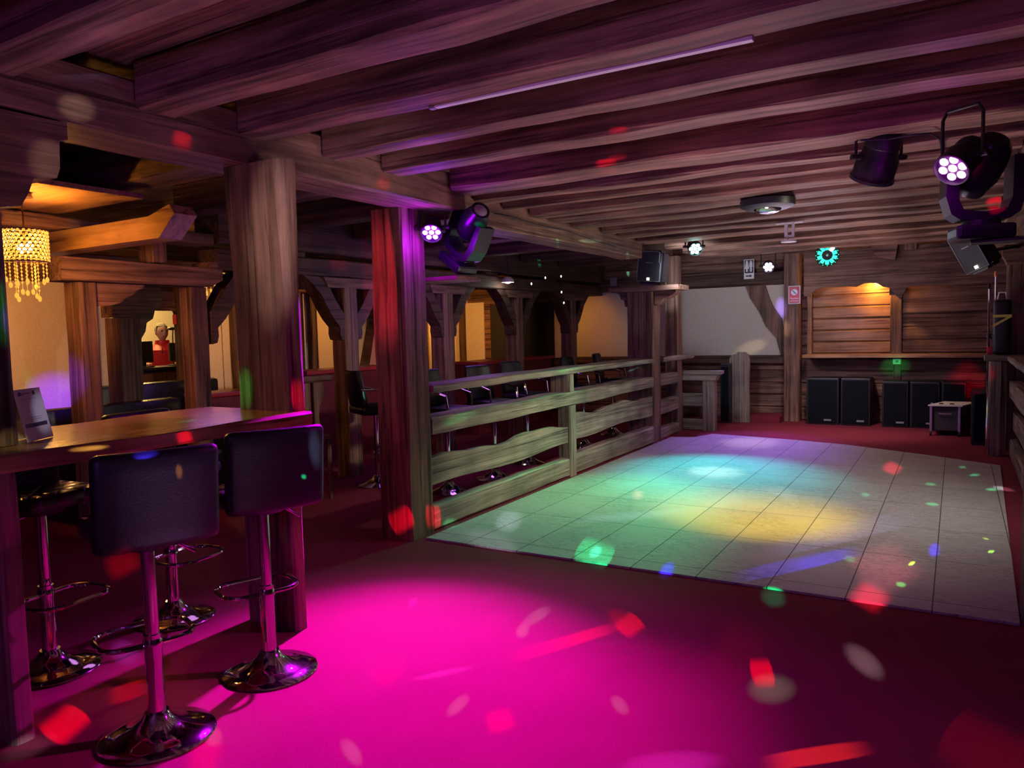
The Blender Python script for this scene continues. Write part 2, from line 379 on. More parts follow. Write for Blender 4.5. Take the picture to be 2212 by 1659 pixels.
# capital of the speaker post
bm = B(); box(bm, (-3.98, 9.28, 1.99), (-3.03, 9.72, 2.055), .006)
br_l = prism(B(), [(-3.90, 1.988), (-3.775, 1.988), (-3.775, 1.80), (-3.80, 1.80), (-3.81, 1.88), (-3.86, 1.90), (-3.87, 1.95)], 'y', 9.40, 9.60)
br_r = prism(B(), [(-3.39, 1.988), (-3.10, 1.988), (-3.12, 1.95), (-3.16, 1.93), (-3.20, 1.90), (-3.27, 1.89), (-3.30, 1.84), (-3.37, 1.80), (-3.39, 1.80)], 'y', 9.40, 9.60)
t = thing('capital', 'wide timber capital shelf under the left loudspeaker', 'capital', (-3.5, 9.5, 1.82))
obj('top_board', bm, 'oldx', t, world=True); obj('bracket', br_l, 'oldx', t, world=True); obj('bracket', br_r, 'oldx', t, world=True)
post('support_post', 'slim reddish post behind the loudspeaker capital', -3.64, -3.45, 10.52, 10.72, 0, 2.53)
post('support_post', 'dark wall post carrying the red no smoking sign', -2.335, -2.10, 12.30, 12.53, 0, 2.60, 'oldz')
post('support_post', 'near right post cut off by the picture edge at the dance floor corner', .30, .58, 4.30, 4.58, 0, 2.335, 'dkz')
XR = py(2135, 800, 9.98).x
t = thing('support_post', 'far right post with a bracket capital behind the leaning poles', 'post', (XR+.2, 10.0, 0), group='timber posts')
XRL = py(2170, 700, 9.98).x
obj('shaft', timber(B(), 'z', 0, 2.335, XRL+.03, XRL+.29, 10.21, 10.45), 'oldz', t, world=True)
obj('bracket', prism(B(), [(XRL-.02, 2.33), (XRL-.02, 2.22), (XRL+.01, 2.17), (XRL+.028, 2.12), (XRL+.292, 2.12), (XRL+.33, 2.33)], 'y', 10.20, 10.46), 'oldx', t, world=True)

# Y-braced posts of the side aisle
XA = -5.62
def brace_poly(y0, s):
    o = [(.11, 1.52), (.13, 1.60), (.20, 1.66), (.30, 1.78), (.40, 1.92), (.52, 2.04), (.62, 2.105), (.44, 2.105), (.36, 2.07), (.28, 1.98), (.22, 1.92), (.11, 1.86)]
    o = [(.105, 1.46), (.15, 1.47), (.17, 1.53), (.165, 1.60), (.25, 1.68), (.34, 1.80), (.42, 1.93), (.55, 2.04), (.64, 2.105), (.44, 2.105), (.36, 2.06), (.28, 1.97), (.20, 1.85), (.105, 1.74)]
    return [(y0+s*q, z) for q, z in o]
names = ['beside the reception doorway', 'between the two red counters', 'nearest behind the railing stools', 'before the dark double door', 'furthest, against the orange plaster']
for i, y in enumerate((4.18, 6.02, 7.80, 9.60, 11.40)):
    k = .08 if i == 0 else .10
    t = thing('braced_post', f'dark aisle post with curved Y braces, {names[i]}', 'post', (XA, y, 0), group='braced aisle posts')
    obj('shaft', timber(B(), 'z', 0, 1.945 if i == 0 else 2.0, XA-k, XA+k, y-k, y+k), 'oldz', t, world=True)
    if i: obj('bolster', prism(B(), [(y-.40, 2.105), (y+.40, 2.105), (y+.34, 2.0), (y-.34, 2.0)], 'x', XA-.06, XA+.115), 'oldy', t, world=True)
    for s in ((1, -1) if i else (1,)):
        obj('brace', prism(B(), brace_poly(y, s), 'x', XA-.075, XA+.095), 'dky', t, world=True)
single('aisle_beam', timber(B(), 'y', 4.35, 12.5, XA-.14, XA+.14, 2.107, 2.28), 'dky', 'dark plate beam resting on the braced aisle posts', 'beam', 'aisle beams')
single('aisle_beam', timber(B(), 'y', 4.35, 12.5, XA-.16, XA+.16, 2.33, 2.72), 'dky', 'upper dark beam stacked above the aisle plate beam', 'beam', 'aisle beams')
for i, y in enumerate((5.1, 6.9, 8.7, 10.5)):
    single('beam_block', box(B(), (XA-.1, y, 2.282), (XA+.1, y+.3, 2.33), .006), 'dky', f'short block between the two aisle beams, {ordn[i]} from the left', 'block', 'blocks between aisle beams')
# frame around the first bay, lit by the chandelier
post('door_post', 'rough orange lit post left of the reception opening', XA-.10, XA+.08, 3.15, 3.30, 0, 1.945)
y2 = px(430, 600, XA).y
single('lintel', prism(B(), [(3.02, 1.95), (y2+.02, 1.95), (y2+.14, 2.01), (y2+.14, 2.16), (y2+.02, 2.16), (y2+.02, 2.105), (3.02, 2.12)], 'x', XA-.12, XA+.13), 'oldy', 'thick orange lit lintel over the reception opening', 'beam')
single('corbel', prism(B(), [(3.302, 1.945), (3.70, 1.945), (3.69, 1.92), (3.62, 1.89), (3.60, 1.86), (3.53, 1.84), (3.50, 1.80), (3.42, 1.78), (3.302, 1.77)], 'x', XA-.06, XA+.06), 'oldy', 'stepped corbel under the left end of the orange lintel', 'corbel')
a = px(330, 515, XA+.1); c = px(362, 565, XA+.1)
single('beam_block', box(B(), (XA-.1, a.y, 2.125), (XA+.1, c.y, 2.30), .008), 'oldz', 'upright timber block standing on the orange lintel', 'block')
single('aisle_beam', timber(B(), 'y', 2.2, 4.33, XA-.13, XA+.12, 2.305, 2.40), 'oldy', 'short beam over the upright block and orange lintel', 'beam', 'aisle beams')
bm = prism(B(), [(-6.3, 2.16), (-4.42, 2.16), (-4.25, 2.30), (-4.30, 2.36), (-4.52, 2.305), (-6.3, 2.305)], 'y', 3.06, 3.085+.14)
# cross beam whose end is cut at a slant, bright in the chandelier light
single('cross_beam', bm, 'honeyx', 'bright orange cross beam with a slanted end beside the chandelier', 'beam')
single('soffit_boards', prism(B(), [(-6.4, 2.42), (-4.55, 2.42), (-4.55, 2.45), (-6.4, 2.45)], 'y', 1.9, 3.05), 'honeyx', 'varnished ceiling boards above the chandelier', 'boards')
# posts standing before the left wall
def lpost(u0, u1, lab, z1=2.3, d=.14):
    y0, y1 = px(u0, 740, XL+d).y, px(u1, 740, XL+d).y
    post('wall_post', lab, XL+.035, XL+d, y0, y1, 0, z1, 'dkz', group='dark posts on the left wall')
lpost(168, 204, 'dark wall post left of the narrow orange strip'); lpost(388, 432, 'dark wall post right of the reception opening')
lpost(508, 520, 'slim wall post behind the broad bar table post'); lpost(640, 654, 'dark wall post left of the twin orange panels'); lpost(675, 684, 'narrow dark stud between two orange plaster panels')
lpost(841, 853, 'dark wall stud seen past the square railing post'); lpost(941, 981, 'dark wall post between orange panels behind the railing'); lpost(1001, 1007, 'thin stud left of the brightest orange panel')
single('wall_beam', timber(B(), 'y', 2.0, 12.4, XL+.035, XL+.2, 2.16, 2.34), 'oldy', 'dark beam along the top of the orange wall panels', 'beam')
a, c = px(800, 640, XL+.05), px(782, 770, XL+.05)
single('diagonal_brace', prism(B(), [(c.y-.08, .9), (c.y+.10, .9), (a.y+.02, 1.55), (a.y+.16, 2.15), (a.y-.02, 2.15), (a.y-.12, 1.6)], 'x', XL+.029, XL+.09), 'dky', 'crooked diagonal brace on the pale left wall panel', 'brace')
# carved post inside the reception opening
yc = px(268, 750, -7.3).y
t = thing('carved_post', 'carved post with stepped brackets inside the reception opening', 'post', (-7.3, yc, 0))
obj('shaft', timber(B(), 'z', 0, 1.74, -7.42, -7.18, yc-.12, yc+.12), 'oldz', t, world=True)
obj('capital', prism(B(), [(yc-.16, 2.12), (yc+.36, 2.12), (yc+.39, 1.97), (yc+.375, 1.87), (yc+.30, 1.82), (yc+.27, 1.73), (yc+.20, 1.69), (yc+.18, 1.60), (yc+.125, 1.52), (yc+.125, 1.745), (yc-.16, 1.745)], 'x', -7.40, -7.20), 'oldy', t, world=True)
single('cross_beam', timber(B(), 'y', 4.0, 7.2, -7.45, -7.15, 2.125, 2.35), 'oldy', 'reddish beam over the carved post inside the opening', 'beam')
# far lintel with hanging brackets in the doorway
bm = prism(B(), [(ya-.1, 2.10), (yb_+.02, 2.10), (yb_+.02, 1.66), (6.10, 1.69), (6.07, 1.77), (6.0, 1.80), (5.97, 1.868), (ya-.1, 1.868)], 'x', XL+.004, XL+.10)
single('door_lintel', bm, 'oldy', 'reddish bracketed lintel framing the person at the desk', 'lintel')

# ------------------------------------------------------------------ railing left of the dance floor
def wavy(y0, y1, z0, z1, amp, ph):
    n = 14; top = []; bot = []
    for i in range(n+1):
        y = y0+(y1-y0)*i/n
        top.append((y, z1+amp*math.sin(ph+i*.75)+amp*.5*math.sin(i*1.7))); bot.append((y, z0+amp*.7*math.sin(ph*1.6+i*.55)))
    return bot + top[::-1]
t = thing('railing', 'weathered timber railing with a ledge along the left of the dance floor', 'railing', (-3.45, 7.0, 0))
obj('ledge', timber(B(), 'y', 4.537, 9.348, -3.66, -3.375, 1.06, 1.12, wob=.008, ch=.010), 'greyy', t, world=True)
obj('middle_rail', timber(B(), 'y', 4.537, 9.348, -3.62, -3.395, .735, .875, wob=.010), 'greyy', t, world=True)
obj('kick_board', timber(B(), 'y', 4.537, 6.86, -3.50, -3.40, 0.015, .20), 'greyy', t, world=True); obj('kick_board', timber(B(), 'y', 7.02, 9.348, -3.50, -3.40, 0.015, .23), 'greyy', t, world=True)
obj('wavy_board', prism(B(), wavy(4.537, 6.86, .345, .55, .022, .4), 'x', -3.46, -3.415), 'greyy', t, world=True)
obj('wavy_board', prism(B(), wavy(7.02, 9.348, .38, .63, .022, 2.2), 'x', -3.46, -3.415), 'greyy', t, world=True)
obj('baluster', timber(B(), 'z', 0, .734, -3.54, -3.39, 6.865, 7.015), 'greyz', t, world=True); obj('upper_block', timber(B(), 'z', .876, 1.059, -3.62, -3.40, 6.88, 7.00), 'greyz', t, world=True)
# second railing beyond the speaker post and the end panel
t = thing('railing', 'short railing with a ledge beyond the loudspeaker post', 'railing', (-3.45, 10.2, 0))
obj('ledge', timber(B(), 'y', 9.665, 11.0, -3.44, -3.36, 1.05, 1.115), 'greyy', t, world=True)
for z0, z1, nm in ((.72, .88, 'middle_rail'), (.34, .52, 'lower_board'), (0.0, .14, 'kick_board')):
    obj(nm, timber(B(), 'y', 9.665, 10.50, -3.56, -3.44, z0, z1), 'greyy', t, world=True)
t = thing('railing', 'low railing end panel with a stout leg beside the dark speaker column', 'railing', (-3.25, 10.85, 0))
obj('top_rail', prism(B(), [(-3.55, .735), (-3.55, .875), (-2.90, .875), (-2.90, .83), (-2.96, .79), (-2.98, .735)], 'y', 10.75, 10.93), 'greyx', t, world=True)
obj('leg', timber(B(), 'z', 0, .734, -3.17, -3.00, 10.76, 10.92), 'greyz', t, world=True)
obj('lower_board', timber(B(), 'x', -3.55, -3.175, 10.80, 10.88, .35, .54), 'greyx', t, world=True); obj('kick_board', timber(B(), 'x', -3.55, -3.175, 10.80, 10.88, 0, .16), 'greyx', t, world=True)

# railing on the right
t = thing('railing', 'timber railing seen edge on along the right of the dance floor', 'railing', (.42, 7.2, 0))
obj('ledge', timber(B(), 'y', 4.6, 9.84, .475, .72, 1.05, 1.11), 'greyy', t, world=True)
obj('middle_rail', timber(B(), 'y', 4.6, 9.84, .50, .62, .66, .84), 'greyy', t, world=True)
obj('lower_board', prism(B(), wavy(4.6, 9.84, .30, .52, .02, 1.), 'x', .54, .58), 'greyy', t, world=True); obj('kick_board', timber(B(), 'y', 4.6, 9.84, .51, .59, .015, .2), 'greyy', t, world=True)
obj('baluster', timber(B(), 'z', 0, 1.049, XR, XR+.12, 9.84, 9.96), 'greyz', t, world=True); obj('end_ledge', timber(B(), 'x', XR-.04, .75, 9.845, 10.2, 1.05, 1.11), 'greyx', t, world=True)
obj('end_panel', timber(B(), 'x', XR+.125, XRL+.02, 9.87, 9.92, .0, 1.045), 'oldz', t, world=True)
obj('bracket', prism(B(), [(6.0, 1.045), (6.5, 1.045), (6.4, .98), (6.3, .86), (6.2, .80), (6.0, .70)], 'x', .49, .57), 'greyy', t, world=True)
obj('baluster', timber(B(), 'z', 0, .655, .50, .62, 7.0, 7.14), 'greyz', t, world=True)

# ------------------------------------------------------------------ bar table, card and stools
t = thing('bar_table', 'thick varnished plank bar table at the left', 'table', (-3.25, 2.0, 0))
tt = B(); timber(tt, 'y', .7, 2.80, -3.68, -2.86, 1.05, 1.115, wob=.006, ch=.012)
obj('tabletop', tt, wood('table_plank', (.20, .085, .035), (.60, .33, .15), 'y', rough=.22, bump=.08, fine=10.), t, world=True)
obj('leg', timber(B(), 'z', 0, 1.049, -3.24, -2.875, 2.645, 2.725, wob=.006), 'oldz', t, world=True)
obj('leg', timber(B(), 'z', 0, 1.049, -3.40, -3.01, 1.37, 1.45, wob=.006), 'oldz', t, world=True)
# tent card
a, c = pz(60, 956, 1.117), pz(116, 942, 1.117); ex = (c-a); w = ex.length; ex.normalize()
ang = math.atan2(ex.y, ex.x); CH = .205
t = thing('table_card', 'white standing card with black print on the bar table', 'card', (a.x, a.y, 1.117), ang)
lean = .045
bm = B(); vs = [(0, 0, 0), (w, 0, 0), (w, lean, CH), (0, lean, CH), (0, .09, 0), (w, .09, 0)]
V = [bm.verts.new(v) for v in vs]
bm.faces.new((V[0], V[1], V[2], V[3])); bm.faces.new((V[3], V[2], V[5], V[4]))
o = obj('card', bm, 'paper', t)
md = o.modifiers.new('thick', 'SOLIDIFY'); md.thickness = .0012
def on_card(nm, x0, x1, h0, h1, mat):
    bm = B(); k = lean/CH; e = -.0012
    q = [bm.verts.new((x*w, h*k+e, h)) for x, h in ((x0, h0*CH), (x1, h0*CH), (x1, h1*CH), (x0, h1*CH))]; bm.faces.new(q); obj(nm, bm, mat, t)
on_card('footer_bar', .10, .90, .26, .335, 'ink')
for h in (.40, .44): on_card('text_line', .2, .75, h, h+.012, 'greyp')
on_card('text_line', .14, .74, .80, .81, 'greyp'); on_card('heading', .30, .60, .90, .925, 'greyp')
for x in (.17, .66): on_card('emblem', x, x+.09, .875, .945, 'ink')
# stool with square leatherette back
def loop(w_, d, r, n=6):
    pts = []
    for cx_, cy_, a0 in ((w_/2-r, d-r, 0), (-w_/2+r, d-r, 90), (-w_/2+r, r, 180), (w_/2-r, r, 270)):
        for k in range(n+1):
            q = math.radians(a0+90*k/n); pts.append((cx_+r*math.cos(q), cy_+r*math.sin(q)))
    return pts
def make_stool(label):
    t = thing('bar_stool', label, 'bar stool', group='bar stools at the table')   # faces +y
    obj('base', lathe(B(), [(0, 0), (.205, 0), (.208, .006), (.203, .012), (.15, .022), (.09, .045), (.055, .075), (.042, .10), (0, .10)], seg=48), 'chrome', t, True)
    obj('column', cyl(cyl(B(), (0, 0, .09), (0, 0, .40), .032), (0, 0, .395), (0, 0, .74), .025), 'chrome', t, True)
    obj('collar', lathe(B(), [(.033, .35), (.036, .352), (.036, .372), (.026, .40)]), 'chrome', t, True)
    obj('footrest', tube(B(), [(x, y+.0, .36) for x, y in loop(.34, .25, .09)], .010, closed=True), 'chrome', t, True)
    obj('lever', tube(B(), [(.02, 0, .735), (.10, .0, .73), (.17, .0, .68)], .006), 'chrome', t, True)
    s = rounded(B(), .39, .38, .075, .032); bmesh.ops.translate(s, verts=s.verts, vec=(0, .02, .81)); obj('seat', s, 'quilt', t, True)
    s = rounded(B(), .425, .06, .355, .028)
    bmesh.ops.subdivide_edges(s, edges=[e for e in s.edges if e.calc_length() > .2], cuts=5, use_grid_fill=True)
    for v in s.verts:
        v.co.y -= .22*(v.co.x/.21)**2*-.12
        v.co.y += -(v.co.z)*.10
    bmesh.ops.translate(s, verts=s.verts, vec=(0, -.205, .945)); obj('backrest', s, 'leather', t, True)
    obj('seat_plate', cyl(B(), (0, 0, .735), (0, 0, .774), .09, .12), 'black', t, True)
    return t
def face_rot(fx, fy): return math.atan2(-fx, fy)
st0 = make_stool('bar stool with a tall black back, nearest at the lower left'); st0.location = (-2.60, 1.68, 0); st0.rotation_euler.z = face_rot(-.94, .33)
dup(st0, (-2.65, 2.27, .02), face_rot(-.93, .36), 'bar stool whose black back meets the right end of the table', None).location.z = 0
d = dup(st0, tuple(pz(388, 1338)-Vector((.04, 0, 0))), face_rot(.99, .12), 'bar stool behind the table near its right end, mostly hidden', None)
d = dup(st0, tuple(pz(124, 1452)-Vector((.05, 0, 0))), face_rot(.99, .12), 'bar stool with quilted seat showing under the table at left', None)

# ------------------------------------------------------------------ bucket stools behind the railing
def make_bucket(label):
    t = thing('counter_stool', label, 'bar stool', group='black stools behind the railing')   # faces +x
    obj('base', lathe(B(), [(0, 0), (.20, 0), (.205, .008), (.13, .03), (.06, .07), (.04, .1), (0, .1)], seg=32), 'chrome', t, True)
    obj('column', cyl(B(), (0, 0, .08), (0, 0, .72), .026), 'chrome', t, True)
    obj('footrest', tube(B(), [(y, x, .32) for x, y in loop(.30, .24, .08)], .010, closed=True), 'chrome', t, True)
    s = rounded(B(), .42, .42, .09, .035); bmesh.ops.translate(s, verts=s.verts, vec=(0, 0, .77)); obj('seat', s, 'leather', t, True)
    bm = rounded(B(), .055, .40, .36, .026)
    bmesh.ops.subdivide_edges(bm, edges=[e for e in bm.edges if e.calc_length() > .2], cuts=5, use_grid_fill=True)
    for v in bm.verts: v.co.x += .30*(v.co.y/.2)**2*.14 - v.co.z*.16; v.co.y *= 1 - .12*max(0, v.co.z)/.18
    bmesh.ops.translate(bm, verts=bm.verts, vec=(-.235, 0, .985)); obj('backrest', bm, 'leather', t, True)
    for s_ in (-1, 1): obj('armrest', tube(B(), [(-.22, s_*.19, .98), (0, s_*.205, .97), (.14, s_*.205, .93), (.16, s_*.20, .80)], .012), 'chrome', t, True)
    return t
spots = [(970, 1062), (1070, 1033), (1140, 1000), (1262, 965), (1325, 938)]
bl = ['nearest to the square post', 'second from the square post', 'third from the square post', 'beyond the middle baluster', 'furthest, before the capital post']
c0 = make_bucket('black counter stool behind the railing, '+bl[0]); p = pz(*spots[0]); c0.location = p
for i in range(1, 5): dup(c0, tuple(pz(*spots[i])), random.uniform(-.25, .25), 'black counter stool behind the railing, '+bl[i], None)
dup(c0, (-5.0, 5.75, 0), 1.1, 'black counter stool in the shade left of the square railing post', None)

# ------------------------------------------------------------------ side aisle furniture
def counter(name, label, x0, x1, y0, y1, h):
    t = thing(name, label, 'counter', ((x0+x1)/2, (y0+y1)/2, 0), group='red topped counters')
    obj('body', box(B(), (x0, y0, 0), (x1-.05, y1, h-.05), .01), 'redpanel', t, world=True)
    obj('top', box(B(), (x0-.02, y0-.04, h-.05), (x1, y1+.04, h), .012), 'redtop', t, world=True)
y0, y1 = px(668, 795, -6.6).y, px(838, 792, -6.6).y
counter('red_counter', 'dark red counter with a bright red top behind the braced post', -7.0, -6.6, y0, y1, 1.10)
y0, y1 = px(1038, 780, -6.0).y, px(1196, 768, -6.0).y
counter('red_counter', 'dark red counter with a red top before the dark double door', -6.5, -6.0, y0, y1, 1.08)
y0, y1 = px(455, 815, -6.9).y, px(560, 815, -6.9).y
counter('red_counter', 'low dark red counter half hidden by the broad table post', -7.3, -6.9, y0, y1, .92)
# flat sawn baluster chair back
yc = px(672, 880, -5.0).y
t = thing('carved_chair', 'carved wooden chair with a pierced back behind the bar table', 'chair', (-5.0, yc, 0))
prof = [(0, .62), (.06, .62), (.09, .70), (.055, .80), (.075, .90), (.13, .98), (.15, 1.06), (.12, 1.12), (0, 1.12)]
for s in (-1, 1):
    obj('back_slat', prism(B(), [(yc+s*(.02+q*.9), z-.03) for q, z in prof], 'x', -5.02, -4.98), 'oldz', t, world=True)
obj('top_rail', timber(B(), 'y', yc-.24, yc+.24, -5.03, -4.97, 1.095, 1.15), 'oldy', t, world=True)
obj('seat', box(B(), (-5.42, yc-.22, .56), (-4.97, yc+.22, .60), .008), 'oldy', t, world=True)
for a in (-5.40, -4.99):
    for s in (-.19, .19): obj('leg', timber(B(), 'z', 0, .56, a-.02, a+.02, yc+s-.02, yc+s+.02), 'oldz', t, world=True)
# dark couch and bench before the reception
def sofa(label, x0, x1, y0, y1, h, back):
    t = thing('sofa', label, 'sofa', ((x0+x1)/2, (y0+y1)/2, 0), group='dark leather sofas')
    obj('seat', box(B(), (x0+.16, y0+.1, .0), (x1, y1-.1, h), .05), 'couch', t, True, world=True)
    obj('backrest', box(B(), (x0, y0, .0), (x0+.155, y1, back), .05), 'couch', t, True, world=True)
    for a, c in ((y0, y0+.095), (y1-.095, y1)): obj('armrest', box(B(), (x0+.16, a, .0), (x1, c, h+.15), .04), 'couch', t, True, world=True)
sofa('dark leather sofa below the reception opening, close to the bar table', -7.0, -6.1, 3.4, 4.9, .45, .92)
sofa('dark leather sofa further back in front of the desk', -8.2, -7.5, 4.6, 6.3, .5, 1.02)
# reception desk
t = thing('reception_desk', 'dark reception desk in front of the person', 'desk', (-8.95, 6.2, 0))
obj('body', box(B(), (-9.15, 4.9, 0), (-8.72, 7.6, 1.13), .01), 'dkz', t, world=True)
obj('top', box(B(), (-9.22, 4.85, 1.13), (-8.65, 7.65, 1.17), .008), 'gloss', t, world=True)
def monitor(label, y, w_, x=-8.9, h=.30, rz=0):
    t = thing('monitor', label, 'monitor', (x, y, 1.171), rz, 'monitors on the reception desk')
    obj('foot', box(B(), (-.09, -.1, 0), (.09, .1, .012), .004), 'black', t); obj('neck', box(B(), (-.015, -.03, .012), (.015, .03, .12)), 'black', t)
    obj('display', box(B(), (-.02, -w_/2, .06), (.02, w_/2, .06+h), .006), 'gloss', t)
monitor('black monitor back left of the person at the desk', px(308, 750, -8.9).y, .26, h=.27); monitor('black monitor back right of the person at the desk', px(380, 750, -8.9).y+.03, .26, h=.24)
t = thing('desk_lamp', 'thin desk lamp arm beside the person', 'lamp', (-9.12, px(373, 750, -9.12).y, 1.171))
obj('base', cyl(B(), (0, 0, 0), (0, 0, .015), .06), 'black', t); obj('arm', tube(B(), [(0, 0, .01), (.0, .01, .40), (0, .02, .47)], .008), 'black', t); obj('head', ball(B(), (0, 0, .49), .05, sc=(1, 1.2, .45)), 'black', t, True)
single('red_notice', box(B(), (XL+.10, px(373, 690, XL+.1).y, 1.70), (XL+.108, px(385, 690, XL+.1).y, 1.82)), 'sred', 'small red notice on the bracket right of the person', 'sign')

# person at the desk
def skin_body(name, pts, edges, mat, parent, sub=2):
    me = bpy.data.meshes.new(name); me.from_pydata([p_[:3] for p_ in pts], edges, []); me.update()
    o = bpy.data.objects.new(name, me); COL.objects.link(o); o.parent = parent; me.materials.append(mat)
    md = o.modifiers.new('skin', 'SKIN'); md.use_smooth_shade = True
    for i, p_ in enumerate(pts):
        s = me.skin_vertices[0].data[i]; s.radius = p_[3]; s.use_root = (i == 0)
    o.modifiers.new('sub', 'SUBSURF').levels = sub; o.modifiers['sub'].render_levels = sub
    return o
pm = px(350, 735, -9.64)
t = thing('person', 'grey haired person in a red quilted vest behind the reception desk', 'person', (pm.x, pm.y, 0), math.radians(54))
hz = pm.z - .05
pts = [(0, 0, .92, (.155, .11)), (0, 0, 1.08, (.15, .11)), (0, 0, 1.24, (.17, .12)), (0, 0, 1.36, (.16, .11)), (0, .01, 1.445, (.06, .06)), (0, -.01, 1.50, (.055, .055)),
       (.20, 0, 1.34, (.07, .07)), (.275, .03, 1.12, (.048, .048)), (.24, -.17, 1.16, (.038, .038)), (.21, -.26, 1.185, (.034, .022)),
       (-.20, 0, 1.34, (.07, .07)), (-.275, .03, 1.12, (.048, .048)), (-.24, -.17, 1.16, (.038, .038)), (-.21, -.26, 1.185, (.034, .022)),
       (.09, 0, .82, (.09, .09)), (.10, 0, .46, (.06, .06)), (.10, .02, .09, (.045, .045)), (.10, -.10, .035, (.04, .03)),
       (-.09, 0, .82, (.09, .09)), (-.10, 0, .46, (.06, .06)), (-.10, .02, .09, (.045, .045)), (-.10, -.10, .035, (.04, .03))]
eds = [(0, 1), (1, 2), (2, 3), (3, 4), (4, 5), (3, 6), (6, 7), (7, 8), (8, 9), (3, 10), (10, 11), (11, 12), (12, 13), (0, 14), (14, 15), (15, 16), (16, 17), (0, 18), (18, 19), (19, 20), (20, 21)]
skin_body('body', pts, eds, M['sleeve'], t)
bm = B(); ball(bm, (0, -.015, 1.615), .098, 20, (.80, .98, 1.22))
for v in bm.verts:
    if v.co.z < 1.56: v.co.x *= .86; v.co.y = v.co.y*.95 - .008
    if v.co.y < -.085 and abs(v.co.x) < .02 and 1.57 < v.co.z < 1.63: v.co.y -= .022
for s in (-1, 1): ball(bm, (s*.079, .0, 1.61), .025, 8, (.4, .8, 1.2))
HT = math.radians(22); hd = obj('head', bm, 'skin', t, True); hd.rotation_euler.z = HT
obj('eyebrows', box(box(B(), (-.05, -.113, 1.645), (-.015, -.10, 1.653)), (.015, -.113, 1.645), (.05, -.10, 1.653)), 'hair', hd)
obj('eye', ball(B(), (-.032, -.100, 1.632), .009, 8), 'ink', hd); obj('eye', ball(B(), (.032, -.100, 1.632), .009, 8), 'ink', hd)
obj('mouth', box(B(), (-.025, -.112, 1.556), (.025, -.09, 1.562)), 'darkred', hd)
bm = B(); ball(bm, (0, .008, 1.634), .107, 20, (.84, .99, 1.15))
bmesh.ops.delete(bm, geom=[v for v in bm.verts if v.co.z < 1.60 or (v.co.y < -.045 and v.co.z < 1.70)], context='VERTS'); obj('hair', bm, 'hair', t, True).rotation_euler.z = HT
bm = B()
for z, rx, ry in ((1.0, .20, .15),): pass
prof = []
for i in range(15):
    z = .98+.42*i/14; k = min(1, max(0, (z-.98)/.42)); rr = .225 - .02*k*k - (.055 if i == 14 else 0) + .010*abs(math.sin(i*PI/2)) ; prof.append((rr, z))
lathe(bm, prof[:-1] + [(.185, 1.395), (.13, 1.43), (.10, 1.45), (.09, 1.51), (.075, 1.47)], seg=28)
for v in bm.verts: v.co.y *= .74
obj('vest', bm, 'vest', t, True)
obj('zip', box(B(), (-.006, -.16, 1.0), (.006, -.145, 1.40)), 'ink', t)
for s in (-1, 1):   # hands with five fingers resting on the desk edge
    hand = B(); hx, hy, hz_ = s*.20, -.30, 1.19
    t2 = rounded(B(), .075, .09, .028, .010); bmesh.ops.translate(t2, verts=t2.verts, vec=(hx, hy, hz_)); _merge(hand, t2)
    for k, L in enumerate((.065, .075, .07, .055)):
        x = hx-.03+.02*k; tube(hand, [(x, hy-.04, hz_), (x, hy-.04-L*.6, hz_+.004), (x, hy-.04-L, hz_-.012)], .0085, 6)
    tube(hand, [(hx-s*.034, hy+.02, hz_), (hx-s*.06, hy-.02, hz_-.004), (hx-s*.062, hy-.05, hz_-.01)], .010, 6)
    obj('hand', hand, 'skin', t, True)

# ------------------------------------------------------------------ chandeliers
def chandelier(label, c, r, h, ztop):
    t = thing('chandelier', label, 'chandelier', (c.x, c.y, c.z), group='crystal drum chandeliers')   # c: bottom centre of the drum
    bm = B(); nb = 26; rows = 9
    for j in range(rows):
        for i in range(nb):
            q = 2*PI*(i+.5*(j % 2))/nb; ball(bm, (r*math.cos(q), r*math.sin(q), .01+(h-.02)*j/(rows-1)), r*.078, 6)
    obj('crystal_drum', bm, 'crystal_lit', t, True)
    bm = B()
    for z in (0, h):
        tube(bm, [(r*math.cos(2*PI*i/32), r*math.sin(2*PI*i/32), z) for i in range(32)], .004, 6, True)
    for j in range(2):
        for i in range(nb):
            a, c_ = 2*PI*i/nb, 2*PI*(i+(4.5 if j else -4.5))/nb
            tube(bm, [(r*math.cos(a+(c_-a)*k/4), r*math.sin(a+(c_-a)*k/4), h*k/4) for k in range(5)], .0034, 4)
    obj('wire_frame', bm, 'wire', t, True)
    for i in range(14):
        bm = B(); q = 2*PI*i/14; rr = r*(.9 if i % 2 else .5); L = .07+.02*(i % 3)+(.08 if i % 2 == 0 else 0)
        tube(bm, [(rr*math.cos(q), rr*math.sin(q), 0), (rr*math.cos(q), rr*math.sin(q), -.03-L)], .0015, 4)
        for k in range(int(L/.022)): ball(bm, (rr*math.cos(q), rr*math.sin(q), -.02-.022*k), .0065, 6)
        ball(bm, (rr*math.cos(q), rr*math.sin(q), -.035-L), .012, 6, (1, 1, 1.5))
        obj('crystal_drop', bm, 'crystal_lit', t, True)
    obj('glow_blocker', cyl(B(), (0, 0, .004), (0, 0, .010), r*.93, seg=28), 'brass', t)  # disc added to keep the inner glow off the floor
    bm = B(); tube(bm, [(0, 0, h*.4), (0, 0, ztop-c.z)], .006); tube(bm, [(-r, 0, h), (r, 0, h)], .004); tube(bm, [(0, -r, h), (0, r, h)], .004)
    cyl(bm, (0, 0, ztop-c.z-.03), (0, 0, ztop-c.z), .06, .05); obj('stem', bm, 'brass', t)
    for s in (-1, 1): obj('bulb', ball(B(), (s*r*.4, 0, h*.45), .022, 10, (1, 1, 1.5)), 'warm_bulb', t, True)
    return t
CH1 = pz(56, 566, 2.0); rr = (pz(104, 545, 2.1)-pz(9, 545, 2.1)).length/2
